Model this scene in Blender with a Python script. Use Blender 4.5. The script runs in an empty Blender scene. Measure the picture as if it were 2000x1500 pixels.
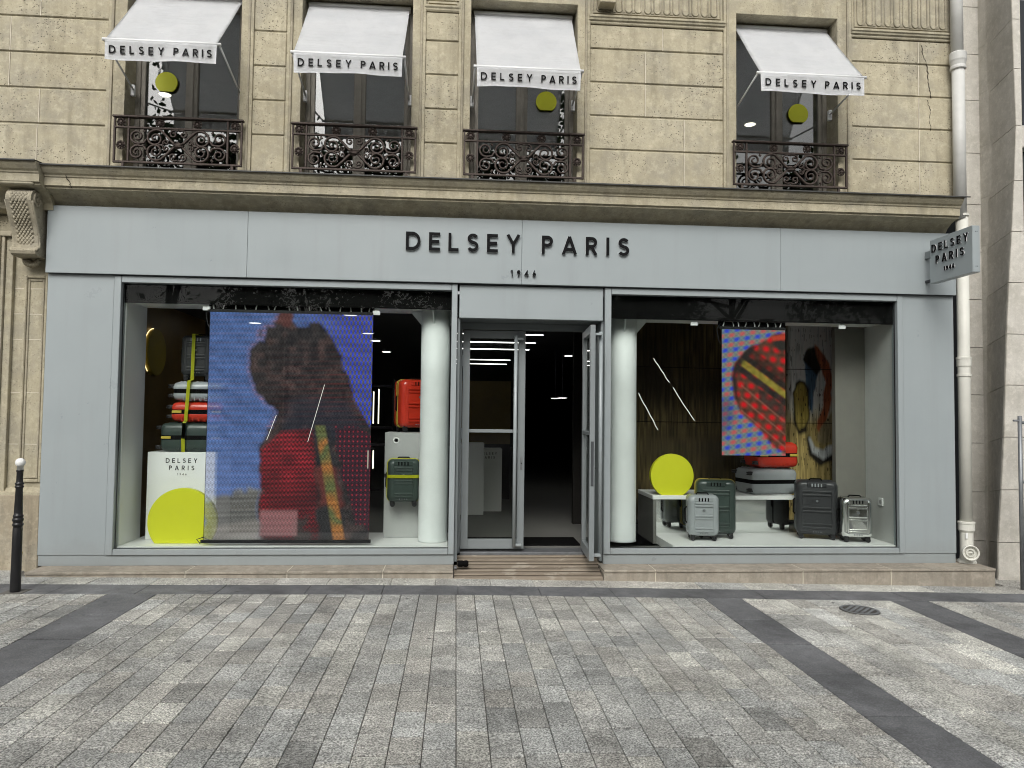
import bpy, bmesh, math, random
import numpy as np
from mathutils import Vector, Matrix
R = math.radians
rnd = random.Random(7)
sc = bpy.context.scene
COL = sc.collection

# ------------------------------------------------------------------ camera, sky, sun, exposure
yaw, pitch, roll = R(4.3), R(2.45), R(0.68)
fw = Vector((math.sin(yaw)*math.cos(pitch), math.cos(yaw)*math.cos(pitch), math.sin(pitch)))
r0 = Vector((math.cos(yaw), -math.sin(yaw), 0)); u0 = r0.cross(fw)
rv = r0*math.cos(roll) + u0*math.sin(roll); uv = u0*math.cos(roll) - r0*math.sin(roll)
cam = bpy.data.objects.new('camera', bpy.data.cameras.new('camera')); COL.objects.link(cam)
cam.matrix_world = Matrix.Translation((0, -7.7, 1.65)) @ Matrix((rv, uv, -fw)).transposed().to_4x4()
cam.data.sensor_width = 36; cam.data.lens = 36*1442/2000
cam.data.clip_start = .05; cam.data.clip_end = 600
sc.camera = cam
SUN_EL, SUN_AZ = R(41), R(192)          # soft overcast light from high in front of the facade
w = bpy.data.worlds.new('World'); sc.world = w; w.use_nodes = True
nt = w.node_tree; bgn = nt.nodes['Background']
sky = nt.nodes.new('ShaderNodeTexSky'); sky.sky_type = 'NISHITA'; sky.sun_disc = False
sky.sun_elevation = SUN_EL; sky.sun_rotation = SUN_AZ; sky.air_density = 1.6; sky.dust_density = 6; sky.ozone_density = 1
hs = nt.nodes.new('ShaderNodeHueSaturation'); hs.inputs['Saturation'].default_value = .15
nt.links.new(sky.outputs[0], hs.inputs['Color']); nt.links.new(hs.outputs[0], bgn.inputs[0])
bgn.inputs[1].default_value = .128
sl = bpy.data.lights.new('sun', 'SUN'); sl.energy = 1.15; sl.angle = R(28); sl.color = (1, .97, .92)
sun = bpy.data.objects.new('sun', sl); COL.objects.link(sun)
sd = Vector((math.sin(SUN_AZ)*math.cos(SUN_EL), math.cos(SUN_AZ)*math.cos(SUN_EL), math.sin(SUN_EL)))
sun.rotation_euler = sd.to_track_quat('Z', 'Y').to_euler(); sun.location = sd*40
vs = sc.view_settings; vs.view_transform = 'Standard'; vs.look = 'None'; vs.gamma = 1; vs.exposure = .38; vs.use_curve_mapping = False
sc.cycles.use_denoising = True; sc.cycles.pixel_filter_type = 'BLACKMAN_HARRIS'; sc.cycles.filter_width = 1.05
sc.cycles.adaptive_threshold = .02; sc.cycles.max_bounces = 7; sc.cycles.diffuse_bounces = 3; sc.cycles.glossy_bounces = 4
sc.cycles.transparent_max_bounces = 24; sc.cycles.transmission_bounces = 4
sc.cycles.sample_clamp_indirect = 4; sc.cycles.caustics_reflective = False; sc.cycles.caustics_refractive = False

# ------------------------------------------------------------------ node material helpers
class NB:
    def __init__(s, name):
        s.m = bpy.data.materials.new(name); s.m.use_nodes = True; s.t = s.m.node_tree
        s.b = s.t.nodes['Principled BSDF']; s.out = s.t.nodes['Material Output']
    def n(s, t, **k):
        o = s.t.nodes.new('ShaderNode'+t)
        for a, v in k.items(): setattr(o, a, v)
        return o
    def set(s, sock, v):
        if hasattr(v, 'is_linked') or isinstance(v, bpy.types.NodeSocket): s.t.links.new(v, sock)
        elif v is not None: sock.default_value = v if not isinstance(v, tuple) or len(v) != 3 or sock.type != 'RGBA' else (*v, 1)
    def pos(s):
        return s.n('NewGeometry').outputs['Position']
    def mapv(s, scale, v=None):
        m = s.n('Mapping'); s.set(m.inputs['Vector'], v if v is not None else s.pos()); m.inputs['Scale'].default_value = scale
        return m.outputs[0]
    def noise(s, scale, detail=4, rough=.6, v=None, dist=0):
        o = s.n('TexNoise'); s.set(o.inputs['Vector'], v if v is not None else s.pos())
        o.inputs['Scale'].default_value = scale; o.inputs['Detail'].default_value = detail
        o.inputs['Roughness'].default_value = rough; o.inputs['Distortion'].default_value = dist
        return o.outputs['Fac']
    def voro(s, scale, v=None, out='Distance'):
        o = s.n('TexVoronoi'); s.set(o.inputs['Vector'], v if v is not None else s.pos()); o.inputs['Scale'].default_value = scale
        return o.outputs[out]
    def ramp(s, f, *st):
        o = s.n('ValToRGB'); s.set(o.inputs[0], f); e = o.color_ramp.elements
        while len(e) < len(st): e.new(.5)
        for el, (p, c) in zip(e, st): el.position = p; el.color = (c, c, c, 1) if not isinstance(c, tuple) else (*c, 1)
        return o.outputs[0]
    def math(s, op, a, b=None, clamp=False):
        o = s.n('Math', operation=op, use_clamp=clamp); s.set(o.inputs[0], a)
        if b is not None: s.set(o.inputs[1], b)
        return o.outputs[0]
    def mix(s, f, a, b, mode='MIX'):
        o = s.n('Mix', data_type='RGBA', blend_type=mode)
        s.set(o.inputs[0], f); s.set(o.inputs[6], a); s.set(o.inputs[7], b)
        return o.outputs[2]
    def bump(s, h, strength=.3, dist=.01):
        o = s.n('Bump'); s.set(o.inputs['Height'], h); o.inputs['Strength'].default_value = strength; o.inputs['Distance'].default_value = dist
        s.set(s.b.inputs['Normal'], o.outputs[0])
    def fin(s, col=None, rough=None, metal=None, spec=None):
        for k, v in (('Base Color', col), ('Roughness', rough), ('Metallic', metal), ('Specular IOR Level', spec)):
            if v is not None: s.set(s.b.inputs[k], v)
        return s.m

def plain(name, col, rough=.5, metal=0, var=.08, scale=6, spec=.4, bump=0, bscale=200):
    b = NB(name); f = b.noise(scale, 5, .65)
    c = b.mix(b.ramp(f, (.3, 0.), (.7, 1.)), tuple(x*(1-var) for x in col), tuple(min(1, x*(1+var)) for x in col))
    if bump: b.bump(b.noise(bscale, 2), bump, .002)
    rr = b.math('ADD', b.math('MULTIPLY', f, .12), max(0, rough-.06))
    return b.fin(c, rr, metal, spec)

def emit(name, col, s):
    b = NB(name); b.fin((0, 0, 0), .6); b.b.inputs['Emission Color'].default_value = (*col, 1); b.b.inputs['Emission Strength'].default_value = s
    return b.m

M = {}
def stone(name, lo, hi, pit=.5, grime=1.):
    b = NB(name); p = b.pos()
    big = b.noise(1.1, 6, .62); mid = b.noise(6, 6, .7); fine = b.noise(60, 4, .7)
    c = b.mix(b.ramp(big, (.32, 0.), (.68, 1.)), lo, hi)
    c = b.mix(b.math('MULTIPLY', b.ramp(mid, (.35, 1.), (.6, 0.)), .45), c, tuple(x*.74 for x in lo)); c = b.mix(b.math('MULTIPLY', b.ramp(b.noise(2.7, 6, .7), (.46, 0.), (.64, 1.)), .52), c, (lo[0]*.70, lo[0]*.665, lo[0]*.565))
    c = b.mix(b.math('MULTIPLY', b.ramp(fine, (.4, 1.), (.6, 0.)), .2), c, tuple(x*.6 for x in lo))
    streak = b.noise(1, 5, .6, b.mapv((9, 9, .9)))
    c = b.mix(b.math('MULTIPLY', b.ramp(streak, (.48, 0.), (.70, 1.)), .42*grime), c, tuple(x*.45 for x in lo)); c = b.mix(b.math('MULTIPLY', b.ramp(b.noise(14, 6, .75), (.50, 0.), (.66, 1.)), .38), c, tuple(min(1, x*1.25) for x in hi))
    # small natural holes in clusters, wider than high
    vd = b.voro(1, b.mapv((34, 34, 46)))
    jit = b.noise(30, 2); clus = b.ramp(b.noise(2.2, 5, .7), (.47, 0.), (.58, 1.))
    holes = b.math('MULTIPLY', b.ramp(b.math('ADD', vd, b.math('MULTIPLY', jit, .22)), (.29, 1.), (.38, 0.)), clus)
    c = b.mix(b.math('MULTIPLY', holes, pit), c, (.05, .043, .032))
    h = b.math('SUBTRACT', b.math('ADD', b.math('MULTIPLY', mid, .5), b.math('MULTIPLY', fine, .35)), b.math('MULTIPLY', holes, 1.2*pit))
    b.bump(h, .45, .008)
    return b.fin(c, .92, 0, .15)
M['stone'] = stone('limestone', (.40, .358, .255), (.51, .465, .345), .8)
M['stone_trim'] = stone('trim_stone', (.39, .35, .25), (.48, .437, .322), .35)
M['stone_carved'] = stone('carved_stone', (.34, .305, .225), (.43, .39, .295), .3, 1.4)
M['stone_base'] = stone('base_stone', (.36, .31, .225), (.45, .40, .305), .25, 1.6)
M['panel_stone'] = stone('panel_stone', (.56, .535, .48), (.62, .595, .54), .10, .3)
M['plinth_stone'] = stone('plinth_stone', (.31, .275, .225), (.40, .36, .30), .1, 1.)
M['mortar'] = plain('mortar', (.58, .535, .435), .9, var=.1, scale=20)
M['crack'] = plain('crack', (.035, .03, .025), 1, spec=0)
def panel_paint():
    b = NB('grey_paint'); st = b.noise(1, 4, .6, b.mapv((7, 7, .55))); bl = b.noise(1.3, 5, .6)
    c = b.mix(b.ramp(bl, (.3, 0.), (.7, 1.)), (.296, .333, .344), (.316, .352, .362))
    c = b.mix(b.math('MULTIPLY', b.ramp(st, (.52, 0.), (.75, 1.)), .22), c, (.245, .262, .262))
    z = b.n('SeparateXYZ'); b.set(z.inputs[0], b.pos()); lowd = b.ramp(b.math('ADD', z.outputs['Z'], b.math('MULTIPLY', b.noise(6, 5, .7), .35)), (.22, 1.), (.55, 0.))
    c = b.mix(b.math('MULTIPLY', lowd, .35), c, (.20, .20, .185))
    b.bump(b.math('ADD', b.noise(1.6, 2), b.math('MULTIPLY', b.noise(260, 2), .012)), .12, .02)
    return b.fin(c, b.ramp(b.noise(3, 5, .7), (.3, .26), (.7, .42)), 0, .5)
M['grey'] = panel_paint()
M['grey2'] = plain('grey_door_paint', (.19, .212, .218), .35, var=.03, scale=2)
M['doorgrey_shaded'] = plain('door_leaf_shaded', (.215, .237, .243), .35, var=.03, scale=2)  # front's grey darkened; shade of the door recess is in this colour
M['seam'] = plain('seam', (.05, .055, .06), .8)
M['black'] = plain('black_satin', (.012, .012, .013), .35, var=.2, scale=9)
M['matblack'] = plain('matt_black', (.006, .006, .006), .8, var=.2, spec=.02)
M['letter'] = plain('letter_black', (.006, .006, .007), .5, spec=.08)
M['acrylic'] = plain('white_acrylic', (.75, .76, .76), .4, var=.03)
M['white'] = plain('white_paint', (.78, .79, .77), .45, var=.03, scale=2)
M['colwhite'] = plain('column_white_paint', (.70, .73, .72), .5, var=.05, scale=3, bump=.25, bscale=14)
M['taupe'] = plain('taupe_wall', (.17, .165, .145), .6, var=.06)
M['palewall'] = plain('pale_wall', (.52, .53, .51), .55, var=.04)
M['lightgrey'] = plain('light_grey_board', (.40, .41, .40), .55, var=.04)
M['midgrey'] = plain('mid_grey_board', (.13, .13, .12), .6, var=.1)
M['lead'] = plain('lead_sheet', (.06, .06, .058), .6, .3, var=.25, scale=5)
M['iron'] = plain('rusty_iron', (.062, .047, .040), .62, .4, var=.35, scale=30, bump=.3)
M['pipe'] = plain('cream_pipe_paint', (.64, .635, .575), .45, var=.07, scale=3)
M['pipe2'] = plain('grey_pipe_paint', (.50, .50, .475), .5, var=.12, scale=3)
M['sill'] = plain('window_timber', (.25, .23, .195), .6, var=.15, scale=8)
M['yellow'] = plain('lime_yellow', (.60, .62, .018), .5, var=.02)
M['brass'] = plain('ochre_trim', (.52, .40, .06), .45, .1)
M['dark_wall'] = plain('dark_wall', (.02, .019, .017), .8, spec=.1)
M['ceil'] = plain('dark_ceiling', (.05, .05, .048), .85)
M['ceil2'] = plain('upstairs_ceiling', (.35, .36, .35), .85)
M['wood_gold'] = plain('amber_panel', (.14, .085, .018), .4, var=.3, scale=2)
M['amber'] = plain('amber_wall', (.15, .098, .018), .5, var=.25, scale=2)
M['deck_gap'] = plain('deck_gap', (.06, .048, .036), .9, spec=.05)
M['cover_iron'] = plain('cover_iron', (.075, .072, .066), .7, .2, var=.3, scale=30)
M['tyre'] = plain('wheel_rubber', (.012, .012, .013), .55)
M['galv'] = plain('galvanised_steel', (.22, .23, .24), .45, .6, var=.15, scale=14)
M['s_green'] = plain('case_green', (.035, .052, .045), .3, var=.06, spec=.5)
M['s_red'] = plain('case_red', (.50, .035, .016), .22, var=.05, spec=.6)
M['s_grey'] = plain('case_grey', (.30, .32, .33), .2, var=.05, spec=.7)
M['s_black'] = plain('case_black', (.03, .031, .033), .38, var=.05)
M['s_chrome'] = plain('case_chrome', (.80, .80, .78), .12, 1., var=.03)
M['lamp'] = emit('lamp_white', (1, .98, .93), 6)
M['lampline'] = emit('line_lamp_white', (1, .99, .96), 4)
M['lampwarm'] = emit('lamp_warm', (1, .93, .74), 2.2)
M['asphalt'] = plain('asphalt', (.05, .05, .052), .9, var=.2, scale=3)
M['joint'] = plain('paving_joint', (.125, .12, .108), .95, var=.3, scale=12)
M['bark'] = plain('bark', (.09, .075, .055), .9, var=.4, scale=9)
M['facing'] = stone('facing_buildings', (.30, .27, .22), (.38, .35, .29), .1)
M['dark_glazing'] = plain('dark_glazing', (.02, .022, .025), .08)

def fabric():
    b = NB('awning_cloth'); f = b.noise(3, 5, .6); wv = b.noise(1, 3, .5, b.mapv((4, 4, 30)))
    c = b.mix(b.ramp(f, (.3, 0.), (.7, 1.)), (.72, .735, .75), (.80, .81, .82))
    c = b.mix(b.math('MULTIPLY', b.ramp(b.noise(7, 5, .7), (.5, 0.), (.7, 1.)), .14), c, (.5, .5, .5))
    b.bump(b.math('ADD', wv, b.math('MULTIPLY', b.noise(400, 1), .1)), .35, .02)
    b.b.inputs['Transmission Weight'].default_value = 0
    return b.fin(c, .85, 0, .1)
M['cloth'] = fabric()

def granite(name, k=1.):
    b = NB(name); oi = b.n('ObjectInfo'); at = b.n('Attribute', attribute_name='tone')
    base = b.mix(1., oi.outputs['Color'], at.outputs['Color'], 'MULTIPLY')
    s1 = b.ramp(b.noise(95, 3, .75), (.40, .36), (.60, 1.30)); s2 = b.ramp(b.voro(115, out='Color'), (.0, .62), (1., 1.36))
    c = b.mix(k, base, b.mix(1., s1, s2, 'MULTIPLY'), 'MULTIPLY')
    soil = b.ramp(b.noise(1.5, 6, .72), (.36, .62), (.66, 1.10)); c = b.mix(1., c, soil, 'MULTIPLY')
    blot = b.ramp(b.noise(7, 4, .6), (.3, .8), (.6, 1.03)); c = b.mix(1., c, blot, 'MULTIPLY')
    # trodden-in gum spots
    gum = b.math('MULTIPLY', b.ramp(b.math('ADD', b.voro(2.3), b.math('MULTIPLY', b.noise(40, 2), .03)), (.050, 1.), (.066, 0.)), .8); c = b.mix(gum, c, (.05, .048, .045))
    b.bump(b.noise(220, 2), .5, .002)
    return b.fin(c, b.ramp(b.noise(2.2, 4), (.3, .62), (.7, .85)), 0, .3)
M['granite'] = granite('granite'); M['granite_dark'] = granite('dark_granite', .42)

def planks():
    b = NB('worn_deck'); p = b.pos()
    g = b.noise(1, 6, .65, b.mapv((2.2, 40, 40)))
    c = b.mix(b.ramp(g, (.3, 0.), (.7, 1.)), (.20, .165, .125), (.31, .262, .205))
    worn = b.ramp(b.noise(2.6, 5, .6, dist=.6), (.60, 0.), (.66, 1.)); c = b.mix(b.math('MULTIPLY', worn, .55), c, (.46, .41, .34))
    b.bump(g, .3, .004); return b.fin(c, .55, 0, .35)
M['deck'] = planks()

def glass(name, r0=.045, tint=(.93, .95, .94)):
    b = NB(name); lw = b.n('LayerWeight'); lw.inputs['Blend'].default_value = .5
    f = b.math('ADD', b.math('MULTIPLY', b.math('POWER', lw.outputs['Facing'], 4.), 1-r0), r0, True)
    tr = b.n('BsdfTransparent'); tr.inputs[0].default_value = (*tint, 1)
    gl = b.n('BsdfGlossy'); gl.inputs['Roughness'].default_value = 0; gl.inputs['Color'].default_value = (1, 1, 1, 1)
    mx = b.n('MixShader'); b.set(mx.inputs[0], f); b.t.links.new(tr.outputs[0], mx.inputs[1]); b.t.links.new(gl.outputs[0], mx.inputs[2])
    b.t.links.new(mx.outputs[0], b.out.inputs[0]); return b.m
M['glass'] = glass('shop_glass', .006)
M['glass_up'] = glass('upstairs_glass', .085, (.85, .87, .86))
M['glass_door'] = glass('door_glass', .012, (.88, .90, .88))

def screen_mat(name, strength, opac):
    b = NB(name); at = b.n('Attribute', attribute_name='picture')
    em = b.n('Emission'); b.set(em.inputs['Color'], at.outputs['Color']); em.inputs['Strength'].default_value = strength
    tr = b.n('BsdfTransparent'); tr.inputs[0].default_value = (.8, .8, .8, 1)
    mx = b.n('MixShader'); b.set(mx.inputs[0], b.math('MAXIMUM', b.math('MULTIPLY', at.outputs['Alpha'], opac), .05))
    b.t.links.new(tr.outputs[0], mx.inputs[1]); b.t.links.new(em.outputs[0], mx.inputs[2]); b.t.links.new(mx.outputs[0], b.out.inputs[0])
    return b.m
M['screen'] = screen_mat('led_screen', .80, .86); M['screen2'] = screen_mat('led_screen_small', .75, .97)
def painted_mat():
    b = NB('painted_reeds'); at = b.n('Attribute', attribute_name='picture')
    return b.fin(at.outputs['Color'], .7, 0, .2)
M['painted'] = painted_mat()

def leafmat():
    b = NB('leaf'); c = b.mix(b.ramp(b.noise(2, 3), (.35, 0.), (.65, 1.)), (.028, .06, .014), (.075, .12, .03)); return b.fin(c, .6, 0, .3)
M['leaf'] = leafmat()
M['mirror'] = plain('mirror', (.80, .82, .80), .05, 1., var=.01)

# ------------------------------------------------------------------ mesh helpers
def link(o, parent=None):
    COL.objects.link(o)
    if parent is not None: o.parent = parent
    return o
def obj(name, bm, mat, parent=None, smooth=False):
    """one mesh object; vertices are given in world space (or the parent's own space when it still stands at the origin)"""
    me = bpy.data.meshes.new(name)
    if parent is not None:
        top = Matrix.Identity(4); q = parent
        while q is not None: top = q.matrix_basis @ top; q = q.parent
        bm.transform(top.inverted())
    bmesh.ops.recalc_face_normals(bm, faces=bm.faces)
    bm.to_mesh(me); bm.free()
    if smooth:
        for p in me.polygons: p.use_smooth = True
    me.materials.append(M[mat] if isinstance(mat, str) else mat)
    return link(bpy.data.objects.new(name, me), parent)
def thing(name, label, cat, loc=(0, 0, 0), rz=0, group=None, kind=None):
    o = link(bpy.data.objects.new(name, None)); o.location = loc; o.rotation_euler = (0, 0, rz)
    o.matrix_basis = Matrix.Translation(loc) @ Matrix.Rotation(rz, 4, 'Z'); o.empty_display_size = .1
    return tag(o, label, cat, group, kind)
def tag(o, label=None, cat=None, group=None, kind=None):
    for k, v in (('label', label), ('category', cat), ('group', group), ('kind', kind)):
        if v: o[k] = v
    return o
def B(): return bmesh.new()
def box(bm, x0, x1, y0, y1, z0, z1, bev=0, seg=1):
    g = bmesh.ops.create_cube(bm, size=1); vs_ = g['verts']
    for v in vs_: v.co = Vector(((x0+x1)/2+v.co.x*(x1-x0), (y0+y1)/2+v.co.y*(y1-y0), (z0+z1)/2+v.co.z*(z1-z0)))
    if bev:
        es = list({e for v in vs_ for e in v.link_edges})
        bmesh.ops.bevel(bm, geom=es, offset=bev, segments=seg, affect='EDGES', profile=.6, clamp_overlap=True)
    return bm
def bx(name, mat, parent, x0, x1, y0, y1, z0, z1, bev=.003, seg=1):
    return obj(name, box(B(), x0, x1, y0, y1, z0, z1, bev, seg), mat, parent)
def poly(bm, pts): return bm.faces.new([bm.verts.new(p) for p in pts])
def prism_x(bm, prof, x0, x1):
    """profile of (y,z) points swept along x"""
    a = [bm.verts.new((x0, y, z)) for y, z in prof]; b = [bm.verts.new((x1, y, z)) for y, z in prof]; n = len(prof)
    for i in range(n): bm.faces.new((a[i], a[(i+1) % n], b[(i+1) % n], b[i]))
    bm.faces.new(a[::-1]); bm.faces.new(b)
    return bm
def lathe(bm, prof, c=(0, 0, 0), n=24, axis='Z'):
    rings = []
    for r, z in prof:
        ring = []
        for i in range(n):
            a = 2*math.pi*i/n; x, y = r*math.cos(a), r*math.sin(a)
            p = (x, y, z) if axis == 'Z' else ((x, z, y) if axis == 'Y' else (z, x, y))
            ring.append(bm.verts.new((c[0]+p[0], c[1]+p[1], c[2]+p[2])))
        rings.append(ring)
    for a, b in zip(rings, rings[1:]):
        for i in range(n): bm.faces.new((a[i], a[(i+1) % n], b[(i+1) % n], b[i]))
    if prof[0][0] > 1e-5: bm.faces.new(rings[0][::-1])
    if prof[-1][0] > 1e-5: bm.faces.new(rings[-1])
    return bm
def tube(bm, pts, r, n=8, flat=None):
    """round (or, with flat=(half width, half depth, normal), rectangular) bar along a polyline"""
    pts = [Vector(p) for p in pts]; rings = []
    prev = None
    for i, p in enumerate(pts):
        t = (pts[min(i+1, len(pts)-1)]-pts[max(i-1, 0)]).normalized()
        ref = Vector(flat[2]) if flat else (prev or (Vector((0, 0, 1)) if abs(t.z) < .9 else Vector((1, 0, 0))))
        s = t.cross(ref).normalized(); u = s.cross(t).normalized(); prev = u
        if flat:
            hw, hd = flat[0] if not callable(flat[0]) else flat[0](i/(len(pts)-1)), flat[1]
            ring = [p+s*hw+u*hd*.4, p+s*hw*.5+u*hd, p-s*hw*.5+u*hd, p-s*hw+u*hd*.4, p-s*hw-u*hd, p+s*hw-u*hd]
        else:
            rr = r if not callable(r) else r(i/(len(pts)-1))
            ring = [p+(s*math.cos(2*math.pi*k/n)+u*math.sin(2*math.pi*k/n))*rr for k in range(n)]
        rings.append([bm.verts.new(q) for q in ring])
    for a, b in zip(rings, rings[1:]):
        k = len(a)
        for i in range(k): bm.faces.new((a[i], a[(i+1) % k], b[(i+1) % k], b[i]))
    bm.faces.new(rings[0][::-1]); bm.faces.new(rings[-1])
    return bm
def copy_tree(o, parent=None):
    c = o.copy(); COL.objects.link(c); c.parent = parent
    for ch in list(o.children): copy_tree(ch, c)
    return c

# ------------------------------------------------------------------ stroke lettering (geometric sans capitals)
SW = .158
def arc(cx, cy, rx, ry, a0, a1, n=14):
    return [(cx+rx*math.cos(R(a0+(a1-a0)*i/n)), cy+ry*math.sin(R(a0+(a1-a0)*i/n))) for i in range(n+1)]
h_ = SW/2; T_ = 1-h_
GL = {
 'D': (.80, [[(h_, 0), (h_, 1)], [(SW*.5, T_), (.34, T_)]+arc(.34, .5, .80-.34-h_, .5-h_, 90, -90)+[(SW*.5, h_)]]),
 'E': (.60, [[(h_, 0), (h_, 1)], [(SW*.5, T_), (.60, T_)], [(SW*.5, .5), (.56, .5)], [(SW*.5, h_), (.60, h_)]]),
 'L': (.56, [[(h_, 0), (h_, 1)], [(SW*.5, h_), (.56, h_)]]),
 'S': (.64, [arc(.33, .725, .22, .19, 28, 270, 16)[:-1]+arc(.32, .295, .235, .21, 88, -152, 16)]),
 'Y': (.80, [[(.095, 1), (.40, .46)], [(.705, 1), (.40, .46)], [(.40, .50), (.40, 0)]]),
 'P': (.62, [[(h_, 0), (h_, 1)], [(SW*.5, T_), (.32, T_)]+arc(.32, .70, .215, .30-h_, 90, -90)+[(SW*.5, .40+h_)]]),
 'A': (.86, [[(.09, 0), (.43, .985)], [(.77, 0), (.43, .985)], [(.22, .27), (.64, .27)]]),
 'R': (.66, [[(h_, 0), (h_, 1)], [(SW*.5, T_), (.33, T_)]+arc(.33, .70, .215, .30-h_, 90, -90)+[(SW*.5, .40+h_)], [(.31, .45), (.57, 0)]]),
 'I': (SW, [[(h_, 0), (h_, 1)]]),
 '1': (.40, [[(.27, 0), (.27, .99)], [(.05, .78), (.27, .94)]]),
 '9': (.60, [arc(.30, .68, .21, .235, 0, 360, 20), [(.505, .62), (.44, .44), (.22, 0)]]),
 '4': (.68, [[(.47, 0), (.47, 1)], [(.50, 1-.04), (.08, .27)], [(.03, .25), (.68, .25)]]),
 '6': (.60, [arc(.30, .32, .21, .235, 0, 360, 20), [(.095, .38), (.16, .56), (.38, 1)]]),
}
def stroke_bm(bm, pts, wd, d0, d1):
    pts = [p for i, p in enumerate(pts) if i == 0 or (Vector(p)-Vector(pts[i-1])).length > 1e-5]
    n = len(pts); L, Rr = [], []
    closed = n > 3 and (Vector(pts[0])-Vector(pts[-1])).length < 1e-4
    for i in range(n):
        p = Vector(pts[i])
        if closed and i in (0, n-1): a, b = Vector(pts[1])-Vector(pts[0]), Vector(pts[-1])-Vector(pts[-2])
        else: a = (Vector(pts[min(i+1, n-1)])-p) if i < n-1 else p-Vector(pts[i-1]); b = (p-Vector(pts[i-1])) if i > 0 else a
        a = a.normalized(); b = b.normalized(); t = (a+b)
        t = t.normalized() if t.length > 1e-6 else a
        nn = Vector((-t.y, t.x)); k = 1/max(.5, nn.dot(Vector((-a.y, a.x))))
        L.append(p+nn*wd/2*k); Rr.append(p-nn*wd/2*k)
    V = [[bm.verts.new((q.x, q.y, d)) for q in S] for S in (L, Rr) for d in (d0, d1)]
    l0, l1, r0_, r1 = V
    for i in range(n-1):
        for a, b in ((l1, r1), (r0_, l0), (l0, l1), (r1, r0_)): bm.faces.new((a[i], b[i], b[i+1], a[i+1]))
    bm.faces.new((l0[0], r0_[0], r1[0], l1[0])); bm.faces.new((l0[-1], l1[-1], r1[-1], r0_[-1]))
def word(text, u0, u1, cap, parent, origin, right, up, depth, mat, off=0., name='letter', rim=None, joined=False, sw=None, fit=True):
    """letters from u0 to u1 along `right` at height 0..cap along `up`, raised by depth along the outward normal"""
    right, up = Vector(right), Vector(up); nrm = right.cross(up)
    mtx = Matrix((right, up, nrm)).transposed().to_4x4(); mtx.translation = Vector(origin)
    tot = sum(GL[c][0] for c in text)*cap; gap = ((u1-u0)-tot)/max(1, len(text)-1)
    x = u0; bmj = B() if joined else None
    for c in text:
        wdt, strokes = GL[c]; bm = bmj if joined else B()
        nv = len(bm.verts)
        for k, s in enumerate(strokes):
            stroke_bm(bm, [(x+a*cap, b*cap) for a, b in s], (sw or SW)*cap, off, off+depth+.0004*k)
        if not joined:
            bm.transform(mtx); lo = obj(name, bm, mat, parent)
            if rim:
                b2 = B()
                for k, s in enumerate(strokes):
                    stroke_bm(b2, [(x+a*cap, b*cap) for a, b in s], (sw or SW)*cap*1.05, off-rim, off-.0006-.0004*k)
                b2.transform(mtx); obj('letter_rim', b2, 'acrylic', lo)
        x += wdt*cap+gap
    if joined:
        bmj.transform(mtx); return obj(name, bmj, mat, parent)

# ------------------------------------------------------------------ ground and paving
def gz(x): return .02-(.008 if x < 0 else .02)*x
def gs(x): return -(.008 if x < 0 else .02)
g = B()
for xs in ((-90, 0), (0, 90)):
    poly(g, [(xs[0], -120, gz(xs[0])*0-.30 if False else gz(max(-8, min(8, xs[0])))-.16), (xs[1], -120, gz(max(-8, min(8, xs[1])))-.16), (xs[1], 60, gz(max(-8, min(8, xs[1])))-.16), (xs[0], 60, gz(max(-8, min(8, xs[0])))-.16)])
tag(obj('ground', g, 'asphalt'), kind='structure')
g = B()
for x0, x1 in ((-14, 0), (0, 14)):
    poly(g, [(x0, -13, gz(x0)-.014), (x1, -13, gz(x1)-.014), (x1, 1.2, gz(x1)-.014), (x0, 1.2, gz(x0)-.014)])
pave = tag(obj('pavement', g, 'joint'), kind='structure')

def unit_slab(name, mat):
    bm = B(); e = .5; i = .485
    top = [bm.verts.new((a*i, b*i, 0)) for a, b in ((-1, -1), (1, -1), (1, 1), (-1, 1))]
    mid = [bm.verts.new((a*e, b*e, -.08)) for a, b in ((-1, -1), (1, -1), (1, 1), (-1, 1))]
    bot = [bm.verts.new((a*e, b*e, -1)) for a, b in ((-1, -1), (1, -1), (1, 1), (-1, 1))]
    bm.faces.new(top)
    for a, b in ((mid, top), (bot, mid)):
        for k in range(4): bm.faces.new((a[k], a[(k+1) % 4], b[(k+1) % 4], b[k]))
    for v in top: v.co.x *= 1; 
    me = bpy.data.meshes.new(name); bmesh.ops.recalc_face_normals(bm, faces=bm.faces); bm.to_mesh(me); bm.free()
    at = me.color_attributes.new('tone', 'FLOAT_COLOR', 'CORNER')
    at.data.foreach_set('color', [1.]*4*len(me.loops)); me.materials.append(M[mat]); return me
slabs = []      # (x0,x1,y0,y1,tone,dark)
def tone(light=0):
    t = rnd.gauss(.49+light, .04); k = rnd.random()
    if k < .14+light: t += rnd.uniform(.05, .12); return (t*1.01, t, t*.91)
    if k > .88: t -= rnd.uniform(.05, .10)
    wv = rnd.uniform(-.02, .03); return (t*(1+wv), t, t*(.94-wv))
def column(x0, x1, ya, yb, lmin, lmax, light=0):
    y = ya-rnd.uniform(0, lmax)
    run = tone(light)
    while y > yb:
        l = rnd.uniform(lmin, lmax); y1 = min(y+0, ya); 
        if rnd.random() < .75: run = tone(light)
        a, b = max(y-l, yb-l), min(y, ya)
        if b-a > .03: slabs.append((x0, x1, a, b, run, 0))
        y -= l
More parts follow.
